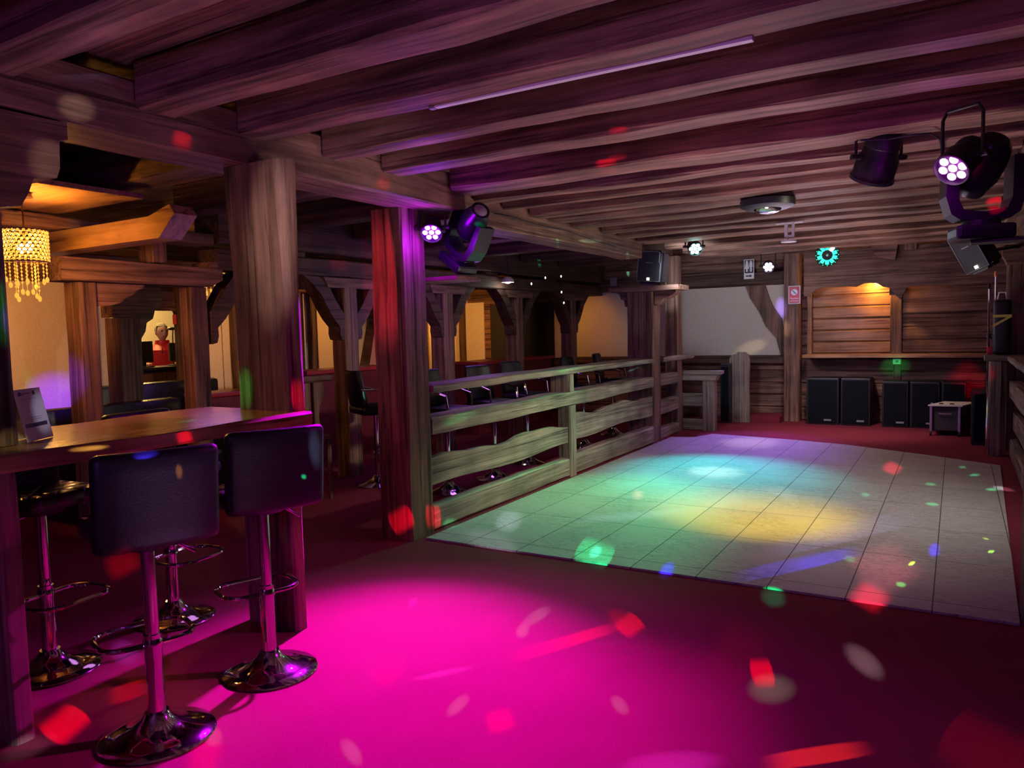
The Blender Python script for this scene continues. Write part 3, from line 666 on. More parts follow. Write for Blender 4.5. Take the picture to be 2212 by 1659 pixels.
chandelier('glowing crystal drum chandelier by the left picture edge', CH1, .122, .19, 2.42)
CH2 = px(457, 592, -7.2)
chandelier('second crystal chandelier glimpsed beside the braced post', Vector((CH2.x, CH2.y, CH2.z)), .13, .14, 2.6)
# ------------------------------------------------------------------ stage lights
def par(name, label, pos, tgt, r=.10, L=.2, led='pink_led', n=7, top=None, group='LED par lamps'):
    t = thing(name, label, 'stage light', pos, group=group)
    q = aim_mat(pos, tgt); t.rotation_mode = 'QUATERNION'; t.rotation_quaternion = q
    inv = q.to_matrix().inverted(); up = inv @ Vector((0, 0, 1))
    obj('housing', lathe(B(), [(0, -L), (r*.62, -L), (r*.80, -L*.86), (r*.84, -L*.7), (r*.80, -L*.68), (r*.86, -L*.5), (r*.98, -L*.42), (r, -.01), (r*1.06, -.005), (r*1.06, .012), (r*.98, .014), (r*.96, -.008), (0, -.008)], seg=28), 'black', t, True)
    for k in range(n):
        a = 2*PI*k/(n-1); c = (0, 0) if k == n-1 else (r*.62*math.cos(a), r*.62*math.sin(a))
        obj('lens', ball(B(), (*c, -.004), r*.27, 10, (1, 1, .45)), led, t, True)
    side = up.cross(Vector((0, 0, 1))).normalized() if abs(up.z) < .97 else Vector((1, 0, 0))
    H = (top - (Vector(pos) + q.to_matrix() @ Vector((0, 0, -L*.45))).z) if top else r*1.9
    c = Vector((0, 0, -L*.45)); u2 = up
    pts = [c+side*(r+.022), c+side*(r+.022)+u2*(H-.04), c+side*(r+.0)+u2*H, c-side*(r+.0)+u2*H, c-side*(r+.022)+u2*(H-.04), c-side*(r+.022)]
    bm = B(); tube(bm, pts, .009, 6); obj('yoke', bm, 'black', t)
    for s in (-1, 1): obj('knob', cyl(B(), c+side*s*(r*.9), c+side*s*(r+.05), .016, seg=10), 'black', t)
    return t
PR = py(2057, 365, 4.25); PL = py(932, 503, 4.42)
PL_T = Vector((-2.15, 2.35, 0)); PR_T = Vector((-1.75, 2.1, 0))
par('par_lamp', 'large LED par glowing magenta at the right', PR, PR_T + Vector((.2, 0, 0)), .080, .2, 'pink_led', top=ZJ-.005)
par('par_lamp', 'LED par glowing violet on the square railing post', PL, PL_T, .075, .14, 'viol_led', top=2.38)
q = pz(1885, 302, ZJ); PB = py(1880, 365, q.y)
YEL_T = pz(1640, 1115)
par('par_lamp', 'black par can facing away under the ceiling', PB + Vector((0, .1, -.03)), YEL_T, .115, .26, 'off_led', top=ZC)
TEAL = py(1502, 538, 9.1); LIL = py(1660, 577, 12.1)
CY_T = pz(1545, 1022); LIL_T = pz(1620, 958)
par('par_lamp', 'far LED par glowing teal beside the left loudspeaker', TEAL, CY_T+Vector((0.9, -1.2, .5)), .085, .16, 'teal_led', top=ZC)
par('par_lamp', 'far LED par glowing white violet next to the toilet sign', LIL, LIL_T+Vector((.8, -2, .5)), .085, .15, 'lilac_led', top=ZC)
SP = py(1980, 497, 11.2)
par('par_lamp', 'small unlit LED par near the right loudspeaker', SP, SP+Vector((-.8, -3, -1.2)), .085, .17, 'off_led', top=ZC)
# moving heads
def moving_head(label, base, tilt, head_q, mat='gloss'):
    t = thing('moving_head', label, 'stage light', base, group='moving head lights'); t.rotation_euler = tilt
    obj('base', box(B(), (-.13, -.10, 0), (.13, .10, .075), .02), mat, t)
    obj('turntable', cyl(B(), (0, 0, .075), (0, 0, .098), .085, seg=24), mat, t)
    for s in (-1, 1):
        obj('yoke_arm', prism(B(), [(s*.0, .10), (s*.0, .135), (s*.095, .15), (s*.115, .20), (s*.12, .40), (s*.165, .40), (s*.175, .22), (s*.15, .13), (s*.11, .10)], 'y', -.07, .07), mat, t)
    bm = B(); lathe(bm, [(0, -.15), (.06, -.15), (.09, -.11), (.10, -.03), (.098, .05), (.075, .12), (.07, .15), (.058, .15), (.055, .14), (0, .14)], seg=24)
    rot = head_q.to_matrix().to_4x4(); bmesh.ops.transform(bm, matrix=Matrix.Translation((0, 0, .37)) @ rot, verts=bm.verts)
    h = obj('head', bm, mat, t, True)
    bm = ball(B(), (0, 0, .145), .052, 14, (1, 1, .4)); bmesh.ops.transform(bm, matrix=Matrix.Translation((0, 0, .37)) @ rot, verts=bm.verts); obj('lens', bm, 'off_led', h, True)
    return t
b0 = py(2125, 492, 4.42)
moving_head('moving head light with a curved yoke beside the near right post', (b0.x-.01, b0.y+.06, 1.90), (0, 0, .25), Vector((-.2, .7, -.7)).to_track_quat('Z', 'Y'))
single('light_shelf', box(B(), (.05, 4.40, 1.884), (.298, 4.54, 1.898), .004), 'black', 'small black shelf holding the right moving head on its post', 'bracket')
moving_head('moving head light tilted beside the violet par on the square post', (-3.26, 4.72, 2.0), (0, math.radians(33), -.25), Vector((.45, -.25, .8)).to_track_quat('Z', 'Y'))
single('light_shelf', box(B(), (-3.55, 4.528, 1.89), (-3.12, 4.84, 1.92), .004), 'oldx', 'small wooden shelf behind the square post under the tilted moving head', 'bracket')
# derby light with ten green LEDs
G = py(1787, 551, 11.2)
t = thing('derby_light', 'round effect light with a ring of green LEDs', 'stage light', G); q = aim_mat(G, (-.6, 4, 1.6)); t.rotation_mode = 'QUATERNION'; t.rotation_quaternion = q
obj('housing', lathe(B(), [(0, -.16), (.10, -.16), (.15, -.10), (.158, 0), (.15, .012), (.142, 0), (0, 0)], seg=30), 'black', t, True)
for k in range(10):
    a = 2*PI*k/10+.3; bm = box(B(), (-.024, -.03, 0), (.024, .03, .008), .004)
    bmesh.ops.transform(bm, matrix=Matrix.Translation((.098*math.cos(a), .098*math.sin(a), .002)) @ Matrix.Rotation(a-PI/2, 4, 'Z'), verts=bm.verts); obj('led', bm, 'green_led' if k != 1 else 'teal_led', t)
bm = B()
for k in range(16):
    a = 2*PI*k/16; ball(bm, (.144*math.cos(a), .144*math.sin(a), .006), .007, 6)
obj('led_dots', bm, 'green_led', t)
obj('hub', ball(B(), (0, 0, 0), .02, 10), 'alu', t, True)
inv = q.to_matrix().inverted(); up = inv @ Vector((0, 0, 1)); obj('bracket', tube(B(), [Vector((0, 0, -.1)), Vector((0, 0, -.1))+up*(2.72-G.z)], .012), 'black', t)
# flat effect light and hook under the ceiling
F = pz(1658, 452, 2.44)
t = thing('effect_light', 'flat round effect light under the far ceiling joists', 'stage light', (F.x, F.y, 2.44))
obj('disc', lathe(B(), [(0, .0), (.16, 0), (.21, .02), (.215, .07), (.18, .085), (0, .085)], seg=32), 'black', t, True); obj('mirror_dome', ball(B(), (0, 0, .0), .11, 16, (1, 1, .35)), 'chrome', t, True)
F = pz(1706, 478, 2.535)
t = thing('hook_bracket', 'pale metal hook bracket with a round disc under the joists', 'bracket', (F.x, F.y, 2.33))
bm = B(); box(bm, (-.13, -.02, .185), (.13, .02, .195)); box(bm, (-.05, -.01, .06), (-.02, .01, .185)); box(bm, (.02, -.01, .06), (.045, .01, .185)); box(bm, (-.05, -.012, .05), (.045, .012, .07)); obj('frame', bm, 'white', t)
obj('stem', cyl(B(), (-.02, 0, .015), (-.02, 0, .05), .008, seg=8), 'white', t); obj('disc', cyl(B(), (-.01, 0, 0), (-.01, 0, .018), .075, seg=24), 'white', t)
# cables
single('cable', tube(B(), [pz(u, v, 2.5) for u, v in ((1860, 303), (1920, 300), (1975, 291), (2010, 288), (2030, 300), (2036, 330))], .006, 6), 'black', 'black cable looping from the par can to the magenta par', 'cable')
single('cable', tube(B(), [px(u, v, -3.317) for u, v in ((1068, 462), (1110, 470), (1160, 486), (1220, 498), (1290, 522), (1330, 533))], .005, 6), 'black', 'thin black cable along the reddish beam', 'cable')
# loudspeakers
def speaker(label, mtx, w_=.36, h=.56, d=.34):
    t = thing('loudspeaker', label, 'loudspeaker', group='hung loudspeakers'); t.matrix_world = mtx       # front faces -y, base at z = 0
    k = .74
    bm = prism(B(), [(-w_/2, 0), (w_/2, 0), (w_*k/2, d), (-w_*k/2, d)], 'z', 0, h)
    bmesh.ops.bevel(bm, geom=list(bm.edges), offset=.04, segments=3, affect='EDGES'); obj('cabinet', bm, 'black', t)
    pl = [(-w_*.43, .04), (w_*.43, .04), (w_*.43, h*.60), (w_*.38, h*.66), (w_*.38, h*.93), (w_*.30, h*.96), (-w_*.38, h*.96), (-w_*.42, h*.93), (-w_*.42, h*.66), (-w_*.43, h*.62)]
    g = obj('grille', prism(B(), pl, 'y', -.012, .002), 'grille', t); obj('rim', tube(B(), [(a, -.012, c) for a, c in pl], .0055, 6, True), 'gline', g)
    obj('badge', box(B(), (-.045, -.016, h*.62), (.045, -.0125, h*.645)), 'gline', g); obj('emblem', box(B(), (-.018, -.018, .055), (.018, -.0125, .085)), 'white_glow', g)  # the emblem is no lamp; its bright highlight is given as emission
    return t
a = py(1408, 612, 9.5)
speaker('loudspeaker standing on the timber capital', Matrix.Translation((a.x, 9.36, 2.074)) @ Matrix.Rotation(math.radians(-6), 4, 'Z') @ Matrix.Rotation(math.radians(5), 4, 'Y'), .37, .44, .30)
a = py(2118, 590, 9.35)
speaker('loudspeaker hung tilted on the far right post', Matrix.Translation((a.x, 9.3, a.z+.005)) @ Matrix.Rotation(math.radians(-22), 4, 'Y') @ Matrix.Rotation(math.radians(-38), 4, 'Z') @ Matrix.Rotation(math.radians(8), 4, 'X'), .31, .48, .27)
single('speaker_bracket', tube(B(), [(a.x+.13, 9.44, a.z+.24), (XRL+.10, 9.9, a.z+.30), (XRL+.12, 10.215, a.z+.31)], .018, 8), 'black', 'black arm holding the tilted loudspeaker', 'bracket')

# ------------------------------------------------------------------ back wall fittings
def sx(u): return py(u, 700, YB-.03).x
bm = B(); tA, tB = py(1635, 612, YB-.03), py(1690, 766, YB-.03)
pl = [(sx(1612), 2.15), (sx(1654), 2.15), (sx(1664), 1.93), (sx(1672), 1.80), (sx(1689), 1.62), (sx(1692), 1.50), (sx(1697), 1.35), (sx(1697), 1.035), (sx(1688), 1.035), (sx(1678), 1.30), (sx(1655), 1.50), (sx(1646), 1.66), (sx(1640), 1.74), (sx(1622), 1.95)]
single('diagonal_brace', prism(B(), pl, 'y', YB-.085, YB-.032), 'oldz', 'crooked diagonal brace on the pale back wall panel', 'brace')
single('wall_beam', timber(B(), 'x', -8.3, -2.345, YB-.14, YB-.004, 2.18, 2.36, wob=.004), 'dkx', 'upper dark beam above the pale back wall panels', 'beam')
single('wall_rail', timber(B(), 'x', -6.2, -2.345, YB-.12, YB-.004, .90, 1.015, wob=.004), 'dkx', 'dark rail below the pale back wall panels', 'rail')
# signs
def plate(nm, label, u0, v0, u1, v1, y, mat, cat='sign'):
    a, c = py(u0, v0, y), py(u1, v1, y); w_, h = c.x-a.x, a.z-c.z
    t = thing(nm, label, cat, (a.x, y, c.z)); obj('panel', box(B(), (0, -.006, 0), (w_, 0, h), .001), mat, t); return t, w_, h
t, w_, h = plate('toilet_sign', 'black toilet sign with two white figures and an arrow below', 1607, 561, 1629, 602, YB-.15, 'white')
bf = obj('black_field', box(B(), (.012, -.008, h*.30), (w_-.012, -.006, h-.012)), 'ink', t)
for s, nm in ((.30, 'woman_figure'), (.70, 'man_figure')):
    bm = B(); cx_ = w_*s
    t2 = B(); cyl(bm, (cx_, -.0095, h*.88), (cx_, -.008, h*.88), .017, seg=16)
    body = [(-.022, .84), (.022, .84), (.026, .60), (.016, .60), (.014, .36), (-.014, .36), (-.016, .60), (-.026, .60)] if nm[0] == 'm' else [(-.018, .84), (.018, .84), (.034, .52), (.014, .52), (.012, .36), (-.012, .36), (-.014, .52), (-.034, .52)]
    prism(bm, [(cx_+q, h*z) for q, z in body], 'y', -.0095, -.008); obj(nm, bm, 'white', bf)
obj('divider', box(B(), (w_*.495, -.0095, h*.36), (w_*.505, -.008, h*.92)), 'white', bf)
obj('arrow', prism(B(), [(w_*.2, h*.12), (w_*.6, h*.12), (w_*.6, h*.08), (w_*.82, h*.15), (w_*.6, h*.22), (w_*.6, h*.18), (w_*.2, h*.18)], 'y', -.0095, -.006), 'ink', t)
t, w_, h = plate('no_smoking_sign', 'red no smoking sign with a pale border on the wall post', 1703, 618, 1729, 656, 12.297, 'paper')
rf = obj('red_field', box(B(), (.014, -.008, .014), (w_-.014, -.006, h-.014)), 'sred', t)
obj('white_disc', cyl(B(), (w_/2, -.0095, h*.65), (w_/2, -.008, h*.65), w_*.27, seg=24), 'white', rf)
bm = prism(B(), [(w_*.32, h*.74), (w_*.36, h*.77), (w_*.68, h*.56), (w_*.64, h*.53)], 'y', -.011, -.0095); obj('slash', bm, 'ink', t)
obj('cigarette', box(B(), (w_*.42, -.0115, h*.575), (w_*.54, -.011, h*.605)), 'ink', t)
def text(body, loc, size, mat, parent, nm='lettering'):
    cu = bpy.data.curves.new(nm, 'FONT'); cu.body = body; cu.size = size; cu.align_x = 'CENTER'; cu.extrude = .0006
    tmp = bpy.data.objects.new('tmp', cu); COL.objects.link(tmp); bpy.context.view_layer.update()
    me = bpy.data.meshes.new_from_object(tmp.evaluated_get(bpy.context.evaluated_depsgraph_get())); bpy.data.objects.remove(tmp)
    o = bpy.data.objects.new(nm, me); COL.objects.link(o); o.parent = parent; o.location = loc; o.rotation_euler = (PI/2, 0, 0); me.materials.clear(); me.materials.append(M[mat])
text('Rauchen', (w_/2, -.009, h*.27), h*.13, 'white', rf); text('verboten', (w_/2, -.009, h*.13), h*.13, 'white', rf)
a = py(1325, 609, YB-.15)
single('small_notice', box(B(), (a.x-.06, YB-.152, a.z-.07), (a.x+.06, YB-.138, a.z+.07)), 'greyp', 'small grey notice on the dark beam left of the loudspeaker', 'sign')
a = py(1461, 624, 10.5)
single('sensor_box', box(B(), (a.x-.035, 10.46, a.z-.04), (a.x+.035, 10.53, a.z+.04), .005), 'white', 'small white sensor box on the slim post', 'sensor')
# serving hatch, header and shelf
xs0, xs1 = py(1737, 762, 12.2).x, py(2133, 765, 12.2).x
single('wall_shelf', timber(B(), 'x', xs0, .62, 12.02, 12.54, 1.0, 1.05, wob=.003, ch=.006), 'honeyx', 'long varnished shelf along the back log wall', 'shelf')
hx = lambda u: py(u, 620, 12.25).x
hp = [(hx(1737), 2.60), (.60, 2.60), (.60, 2.02), (hx(1960), 2.02)]
for u, v in ((1945, 648), (1930, 632), (1922, 622), (1908, 620), (1895, 612), (1880, 611), (1868, 612), (1850, 620), (1830, 618), (1812, 620), (1780, 620), (1762, 625), (1748, 640), (1737, 640)):
    hp.append((py(u, v, 12.25).x, py(u, v, 12.25).z))
single('hatch_header', prism(B(), hp, 'y', 12.22, 12.27), 'oldx', 'scalloped log header board above the warm lit hatch', 'header')
post('hatch_jamb', 'bright orange jamb left of the lit hatch', hx(1738), hx(1749), 12.45, 12.51, 1.052, 2.05, 'honeyz', group='hatch jambs')
post('hatch_jamb', 'honey coloured jamb right of the lit hatch', hx(1921), hx(1947), 12.45, 12.51, 1.052, 2.02, 'oldz', group='hatch jambs')
single('hatch_boards', logwall(B(), 'x', hx(1750), hx(1925), YB-.034, .022, 1.055, 2.3, .17), 'honeyx', 'honey log boards at the back of the lit hatch', 'boards')
LH = Vector((hx(1890), 12.36, 2.085))
t = thing('hatch_lamp', 'small warm lamp tucked under the scalloped header', 'lamp', (LH.x, 12.36, 2.115))
obj('holder', cyl(B(), (0, 0, 0), (0, 0, .05), .03, seg=16), 'brass', t); obj('bulb', ball(B(), (0, 0, -.01), .018, 10), 'warm_bulb', t, True); obj('arm', tube(B(), [(0, 0, .04), (0, .08, .05), (0, .15, .05)], .008, 6), 'brass', t)
single('spill_block', box(B(), (hx(1921), 12.262, 1.90), (hx(1947), 12.295, 2.06), .006), 'oldx', 'added block behind the scalloped header, shading the hatch lamp spill', 'block')  # block added to cut the lamp's spill right of the hatch
struct('wall_back_panel', logwall(B(), 'x', hx(1949), 2.95, 12.475, .06, 1.055, 2.2, .19), 'oldx')
# carved shapes and plaque above the hatch
c = lambda u, v: (py(u, v, 12.2).x, py(u, v, 12.2).z)
single('carved_board', prism(B(), [c(u, v) for u, v in ((1862, 512), (1855, 520), (1858, 532), (1872, 537), (1884, 530), (1888, 545), (1895, 557), (1915, 560), (1935, 562), (1945, 505))], 'y', 12.08, 12.218), 'oldx', 'curly carved board under the ceiling right of the green light', 'carving')
single('wall_plaque', box(B(), (*[c(1947, 505)[0]], 12.13, c(1947, 541)[1]), (c(1981, 505)[0], 12.218, c(1947, 503)[1]), .006), 'oldz', 'plain wooden plaque beside the curly carved board', 'plaque')
a = py(1932, 778, 12.0)
t = thing('wall_socket', 'white socket box under the shelf, lit green', 'socket', (a.x, 12.52, a.z-.05)); obj('cover', box(B(), (-.055, 0, -.035), (.055, .035, .055), .006), 'white', t); obj('outlet', cyl(B(), (0, -.004, .01), (0, 0, .01), .022, seg=16), 'gline', t)
single('cable_duct', box(B(), (a.x-.05, 12.515, .55), (a.x+.05, 12.545, a.z-.09), .004), 'oldz', 'narrow board below the socket box', 'board')
# subwoofers under the shelf
subs = [(1742, 1812), (1816, 1880), (1905, 1962), (1966, 2030), (2034, 2088)]
sl = ['first from the wall post', 'second from the wall post', 'third from the wall post', 'behind the grey rolling case', 'last before the tall box']
for i, (u0, u1) in enumerate(subs):
    x0, x1 = pz(u0, 918).x, pz(u1, 918).x; x0, x1 = py(u0, 850, 12.05).x, py(u1, 850, 12.05).x; h = .70 if i < 2 else .66
    t = thing('subwoofer', f'black subwoofer under the shelf, {sl[i]}', 'loudspeaker', ((x0+x1)/2, 12.05, 0), group='subwoofers under the shelf')
    w_ = x1-x0
    obj('cabinet', box(B(), (-w_/2, 0, 0), (w_/2, .44, h), .012), 'black', t); g = obj('grille', box(B(), (-w_/2+.025, -.012, .03), (w_/2-.025, -.001, h-.03), .006), 'subgrille', t)
    obj('badge', box(B(), (w_*.05, -.015, .06), (w_*.05+.10, -.0125, .085)), 'gline', g)
# rolling case with white top
t = thing('rolling_case', 'grey rolling case with a white flap top and wheels', 'case', ((-.31+.10)/2, 11.45, 0))
x0, x1 = py(2008, 900, 11.3).x, py(2075, 900, 11.3).x
obj('body', box(B(), (x0+.03, 11.33, .07), (x1-.03, 11.75, .385), .008), plain('case_front', (.05, .055, .06), .5), t, world=True)
obj('top', prism(B(), [(x0-.02, 11.28), (x1+.02, 11.28), (x1+.20, 11.84), (x0+.16, 11.84)], 'z', .395, .412), 'white', t, world=True)
for a in (x0, x1-.03):
    for y in (11.30, 11.74): obj('edge_post', box(B(), (a, y, .06), (a+.03, y+.03, .395), .003), 'alu', t, world=True)
for a in (x0+.015, x1-.015):
    for y in (11.315, 11.755): obj('wheel', cyl(B(), (a-.012, y, .03), (a+.012, y, .03), .03, seg=14), 'black', t, world=True)
obj('handle', tube(B(), [((x0+x1)/2-.07, 11.32, .30), ((x0+x1)/2-.07, 11.30, .295), ((x0+x1)/2+.07, 11.30, .295), ((x0+x1)/2+.07, 11.32, .30)], .008, 6), 'alu', t, world=True)
for s in (.3, .65): obj('top_latch', box(B(), (x0+(x1-x0)*s, 11.4, .412), (x0+(x1-x0)*s+.05, 11.45, .425), .003), 'ink', t, world=True)
x0, x1 = py(2098, 900, 10.7).x, py(2131, 900, 10.7).x
t = thing('speaker_column', 'tall narrow black box beside the right railing', 'loudspeaker', ((x0+x1)/2, 10.75, 0)); obj('cabinet', box(B(), (x0, 10.62, 0), (x1+.06, 10.95, .66), .012), 'black', t, world=True); obj('grille', box(B(), (x0+.03, 10.612, .04), (x1+.03, 10.619, .62), .003), 'subgrille', t, world=True)
# slab and dark column at the left of the recess
a, c_ = pz(1577, 912), pz(1621, 905)
x0, x1 = py(1578, 800, 12.0).x, py(1621, 800, 12.0).x
pl = [(x0, 0), (x1, 0), (x1-.01, .55), (x1+.005, .98), (x1-.02, 1.06), (x1-.07, 1.10), (x0+.14, 1.105), (x0+.10, 1.075), (x0+.03, 1.05), (x0, 1.0), (x0+.01, .5)]
single('timber_slab', prism(B(), pl, 'y', 11.93, 12.00), 'greyz', 'rough upright timber slab with a ragged top by the back wall', 'slab')
x0, x1 = py(1556, 850, 11.75).x, py(1576, 850, 11.75).x
t = thing('speaker_column', 'tall dark speaker column between the railing end and the slab', 'loudspeaker', ((x0+x1)/2, 11.85, 0)); obj('cabinet', box(B(), (x0, 11.75, 0), (x1, 11.92, .93), .01), 'black', t, world=True); obj('grille', box(B(), (x0+.02, 11.742, .05), (x1-.02, 11.749, .88), .003), 'subgrille', t, world=True)
# leaning poles, bag and clip by the far right post
PX = py(2135, 700, 10.2).x
for i, (u, vt, lab) in enumerate(((2136, 613, 'shorter chrome pole with a black cap by the far right post'), (2150, 586, 'taller chrome pole with an orange tip by the far right post'))):
    p_ = py(u, vt, 10.28); t = thing('stand_pole', lab, 'pole', (p_.x+.01, 10.28, 0), group='chrome poles')
    obj('tube', cyl(cyl(B(), (0, 0, 0), (0, 0, 1.35), .017, seg=12), (0, 0, 1.3), (-.005, 0, p_.z-.06), .013, seg=12), 'chrome', t)
    obj('collar', cyl(B(), (0, 0, 1.30), (0, 0, 1.35), .024, seg=12), 'black', t); obj('tip', cyl(B(), (-.005, 0, p_.z-.06), (-.005, 0, p_.z), .018, .012, seg=12), 'ink' if i == 0 else plain('orange_tip', (.8, .3, .08), .5), t)
a = py(2139, 752, 10.1); single('red_clip', box(B(), (a.x-.03, 10.16, 1.115), (a.x+.035, 10.20, 1.20), .012), 'darkred', 'small red clip on the right railing ledge by the poles', 'clip')
a = py(2168, 720, 10.15)
t = thing('hanging_bag', 'black bag with yellow stripes beside the far right post', 'bag', (a.x-.02, 10.10, 1.112))
bm = rounded(B(), .17, .12, .62, .04); bmesh.ops.translate(bm, verts=bm.verts, vec=(0, 0, .31)); obj('body', bm, 'black', t, True)
obj('stripe', box(B(), (-.088, -.064, .42), (.088, -.0605, .45)), 'yellow', t); obj('stripe', prism(B(), [(-.088, .34), (-.088, .31), (.088, .42), (.088, .45)], 'y', -.0645, -.0605), 'yellow', t); obj('strap', tube(B(), [(-.05, 0, .6), (-.03, 0, .70), (.03, 0, .70), (.05, 0, .6)], .01, 6), 'white', t)
# small ceiling lamps of the side aisle
a = px(1097, 610, -5.35)
t_dome = a
t = thing('dome_lamp', 'small white dome lamp glowing above the aisle beam', 'lamp', (a.x, a.y, a.z)); obj('shade', lathe(B(), [(.088, 0), (.083, .03), (.06, .06), (.03, .078), (0, .082)], seg=24), 'white', t, True); obj('bulb', ball(B(), (0, 0, .005), .042, 12, (1, 1, .55)), 'white_glow', t, True); obj('rod', cyl(B(), (0, 0, .085), (0, 0, ZC-a.z), .01, seg=8), 'black', t)
t = thing('bulb_string', 'hanging string of small white bulbs before the aisle beam', 'light string', tuple(px(1220, 660, -5.2)))
b0 = t.location.copy()
for u, v in ((1178, 600), (1212, 597), (1213, 631), (1218, 654), (1148, 613)):
    p_ = px(u, v, -5.2)-b0; obj('bulb', ball(B(), p_, .012, 8, (.8, .8, 1.5)), 'spark', t, True)
obj('wire', tube(B(), [px(1218, 654, -5.2)-b0, px(1213, 631, -5.2)-b0, px(1212, 597, -5.2)-b0, px(1178, 600, -5.2)-b0, px(1148, 613, -5.2)-b0], .004, 5), 'black', t)

# ------------------------------------------------------------------ lights
def light(kind, name, pos, col, power, **kw):
    l = bpy.data.lights.new(name, kind); l.color = col; l.energy = power
    for k, v in kw.items(): setattr(l, k, v)
    o = bpy.data.objects.new(name, l); COL.objects.link(o); o.location = pos; return o
def spot(name, pos, tgt, col, E, half, blend=.5, rad=.03, sc=None, roll=None):
    """spot lamp giving irradiance E at its target"""
    pos, tgt = Vector(pos), Vector(tgt); d = (tgt-pos)
    o = light('SPOT', name, pos, col, 4*PI*d.length_squared*E, spot_size=2*half, spot_blend=blend, shadow_soft_size=rad)
    z = -d.normalized()
    if roll is not None:
        x = roll - z*roll.dot(z); x.normalize(); y = z.cross(x)
        o.rotation_euler = Matrix((x, y, z)).transposed().to_euler()
    else: o.rotation_euler = (d).to_track_quat('-Z', 'Y').to_euler()
    if sc: o.scale = sc
    return o
def gobo(o, soft=.65):
    """rectangular gate inside the lamp: the beam lands as a soft-edged quadrilateral"""
    l = o.data; half = l.spot_size/2; l.spot_size = min(PI*.9, 2*math.atan(math.tan(half)*1.45)); l.spot_blend = .05
    l.use_nodes = True; nt = l.node_tree; em = nt.nodes['Emission']
    tc = N(nt, 'ShaderNodeTexCoord'); vt = N(nt, 'ShaderNodeVectorTransform', vector_type='VECTOR', convert_from='WORLD', convert_to='OBJECT')
    sp = N(nt, 'ShaderNodeSeparateXYZ'); nt.links.new(tc.outputs['Normal'], sp.inputs[0])
    outs = []
    for ax in 'XY':
        d = N(nt, 'ShaderNodeMath', operation='DIVIDE'); nt.links.new(sp.outputs[ax], d.inputs[0]); nt.links.new(sp.outputs['Z'], d.inputs[1])
        ab = N(nt, 'ShaderNodeMath', operation='ABSOLUTE'); nt.links.new(d.outputs[0], ab.inputs[0])
        mr = N(nt, 'ShaderNodeMapRange', interpolation_type='SMOOTHSTEP'); t_ = math.tan(half)
        mr.inputs[1].default_value = t_*(1-soft); mr.inputs[2].default_value = t_*1.02; mr.inputs[3].default_value = 1; mr.inputs[4].default_value = 0
        nt.links.new(ab.outputs[0], mr.inputs[0]); outs.append(mr)
    mu = N(nt, 'ShaderNodeMath', operation='MULTIPLY'); nt.links.new(outs[0].outputs[0], mu.inputs[0]); nt.links.new(outs[1].outputs[0], mu.inputs[1])
    nt.links.new(mu.outputs[0], em.inputs['Strength']); return o
def beam(src, a, b, wid, col, E, plane, blend=1., rad=.004, rect=None):
    """a narrow beam from an unseen source src landing as an oblong patch; a, b: its ends, wid: half width in m"""
    A, Bq = plane(*a), plane(*b); c = (A+Bq)/2; src = Vector(src); D = (c-src); dist = D.length; z = -D/dist
    v = (Bq-A)/2; vx = v - z*v.dot(z); hx_ = max(vx.length/dist, 1e-3); hy = wid/dist
    m = max(hx_, hy, .0093); rc = rect or (rect is None and col[0] >= 1 and col[1] < .3)
    half = math.atan(m*(1. if rc else 1.1))
    o = spot('patch_beam', src, c, col, E, half, blend, rad, (hx_/m, hy/m, 1), vx if vx.length > 1e-5 else Vector((1, .2, 0)))
    if rc: gobo(o)
    return o
VIO = (.42, .03, 1.); MAG = (.9, .02, 1.)
# main pars, then added fill spots that have no fixture
spot('par_or_fill_beam', PL + (PL_T-PL).normalized()*.03, PL_T, (.66, .0, 1.), 17., math.radians(26), 1., .05)
spot('par_or_fill_beam', PL + (PL_T-PL).normalized()*.03, PL_T+Vector((.4, -.5, 0)), (.62, .0, 1.), 2.2, math.radians(42), 1., .05)
spot('par_or_fill_beam', PR + (PR_T-PR).normalized()*.03, PR_T, (.85, .0, .9), 3.2, math.radians(24), 1., .05)
spot('par_or_fill_beam', PB+Vector((0, .1, -.05)), YEL_T, (1., .68, .0), 4.2, math.radians(19), 1., .06)
spot('par_or_fill_beam', TEAL+Vector((.02, -.05, -.03)), CY_T, (.0, .85, .90), 4.8, math.radians(26), 1., .05)
spot('par_or_fill_beam', TEAL+Vector((.02, -.05, -.03)), CY_T, (.7, 1., .95), 3., math.radians(7), 1., .05)
spot('par_or_fill_beam', TEAL+Vector((.02, -.05, -.03)), pz(1270, 1095), (.04, 1., .38), 2.6, math.radians(20), 1., .05)
spot('par_or_fill_beam', LIL+Vector((0, -.05, -.03)), LIL_T, (.36, .14, 1.), 3.4, math.radians(24), 1., .05)
spot('par_or_fill_beam', LIL+Vector((0, -.05, -.03)), LIL_T, (1., .75, .9), 1.3, math.radians(8), 1., .05)
spot('par_or_fill_beam', (.15, 6.4, 2.32), (-1.3, 6.6, 0), (1., .95, .88), .95, math.radians(56), 1., .08)  # wide fill without a fixture, added to brighten the dance floor
spot('par_or_fill_beam', (.15, 6.2, 2.3), (-3.4, 6.6, .85), (1., .92, .70), 1.3, math.radians(34), 1., .08)  # added spot with no lamp behind it, lifts the left railing
spot('par_or_fill_beam', (-1.2, 2.6, 1.7), (-3.16, 3.5, 2.44), (.95, .75, .85), .7, math.radians(17), 1., .08)  # unseen soft spot added to lighten the long beam
spot('par_or_fill_beam', (-2.9, 9.0, 2.3), (-3.2, YB, 1.6), (.78, .84, 1.), .5, math.radians(52), 1., .08)  # extra cool spot added to brighten the back plaster
spot('chandelier_spill', CH1+Vector((-.05, .05, -.02)), (-5.62, 3.75, 1.45), (1., .40, .07), 1.6, math.radians(50), 1., .1)
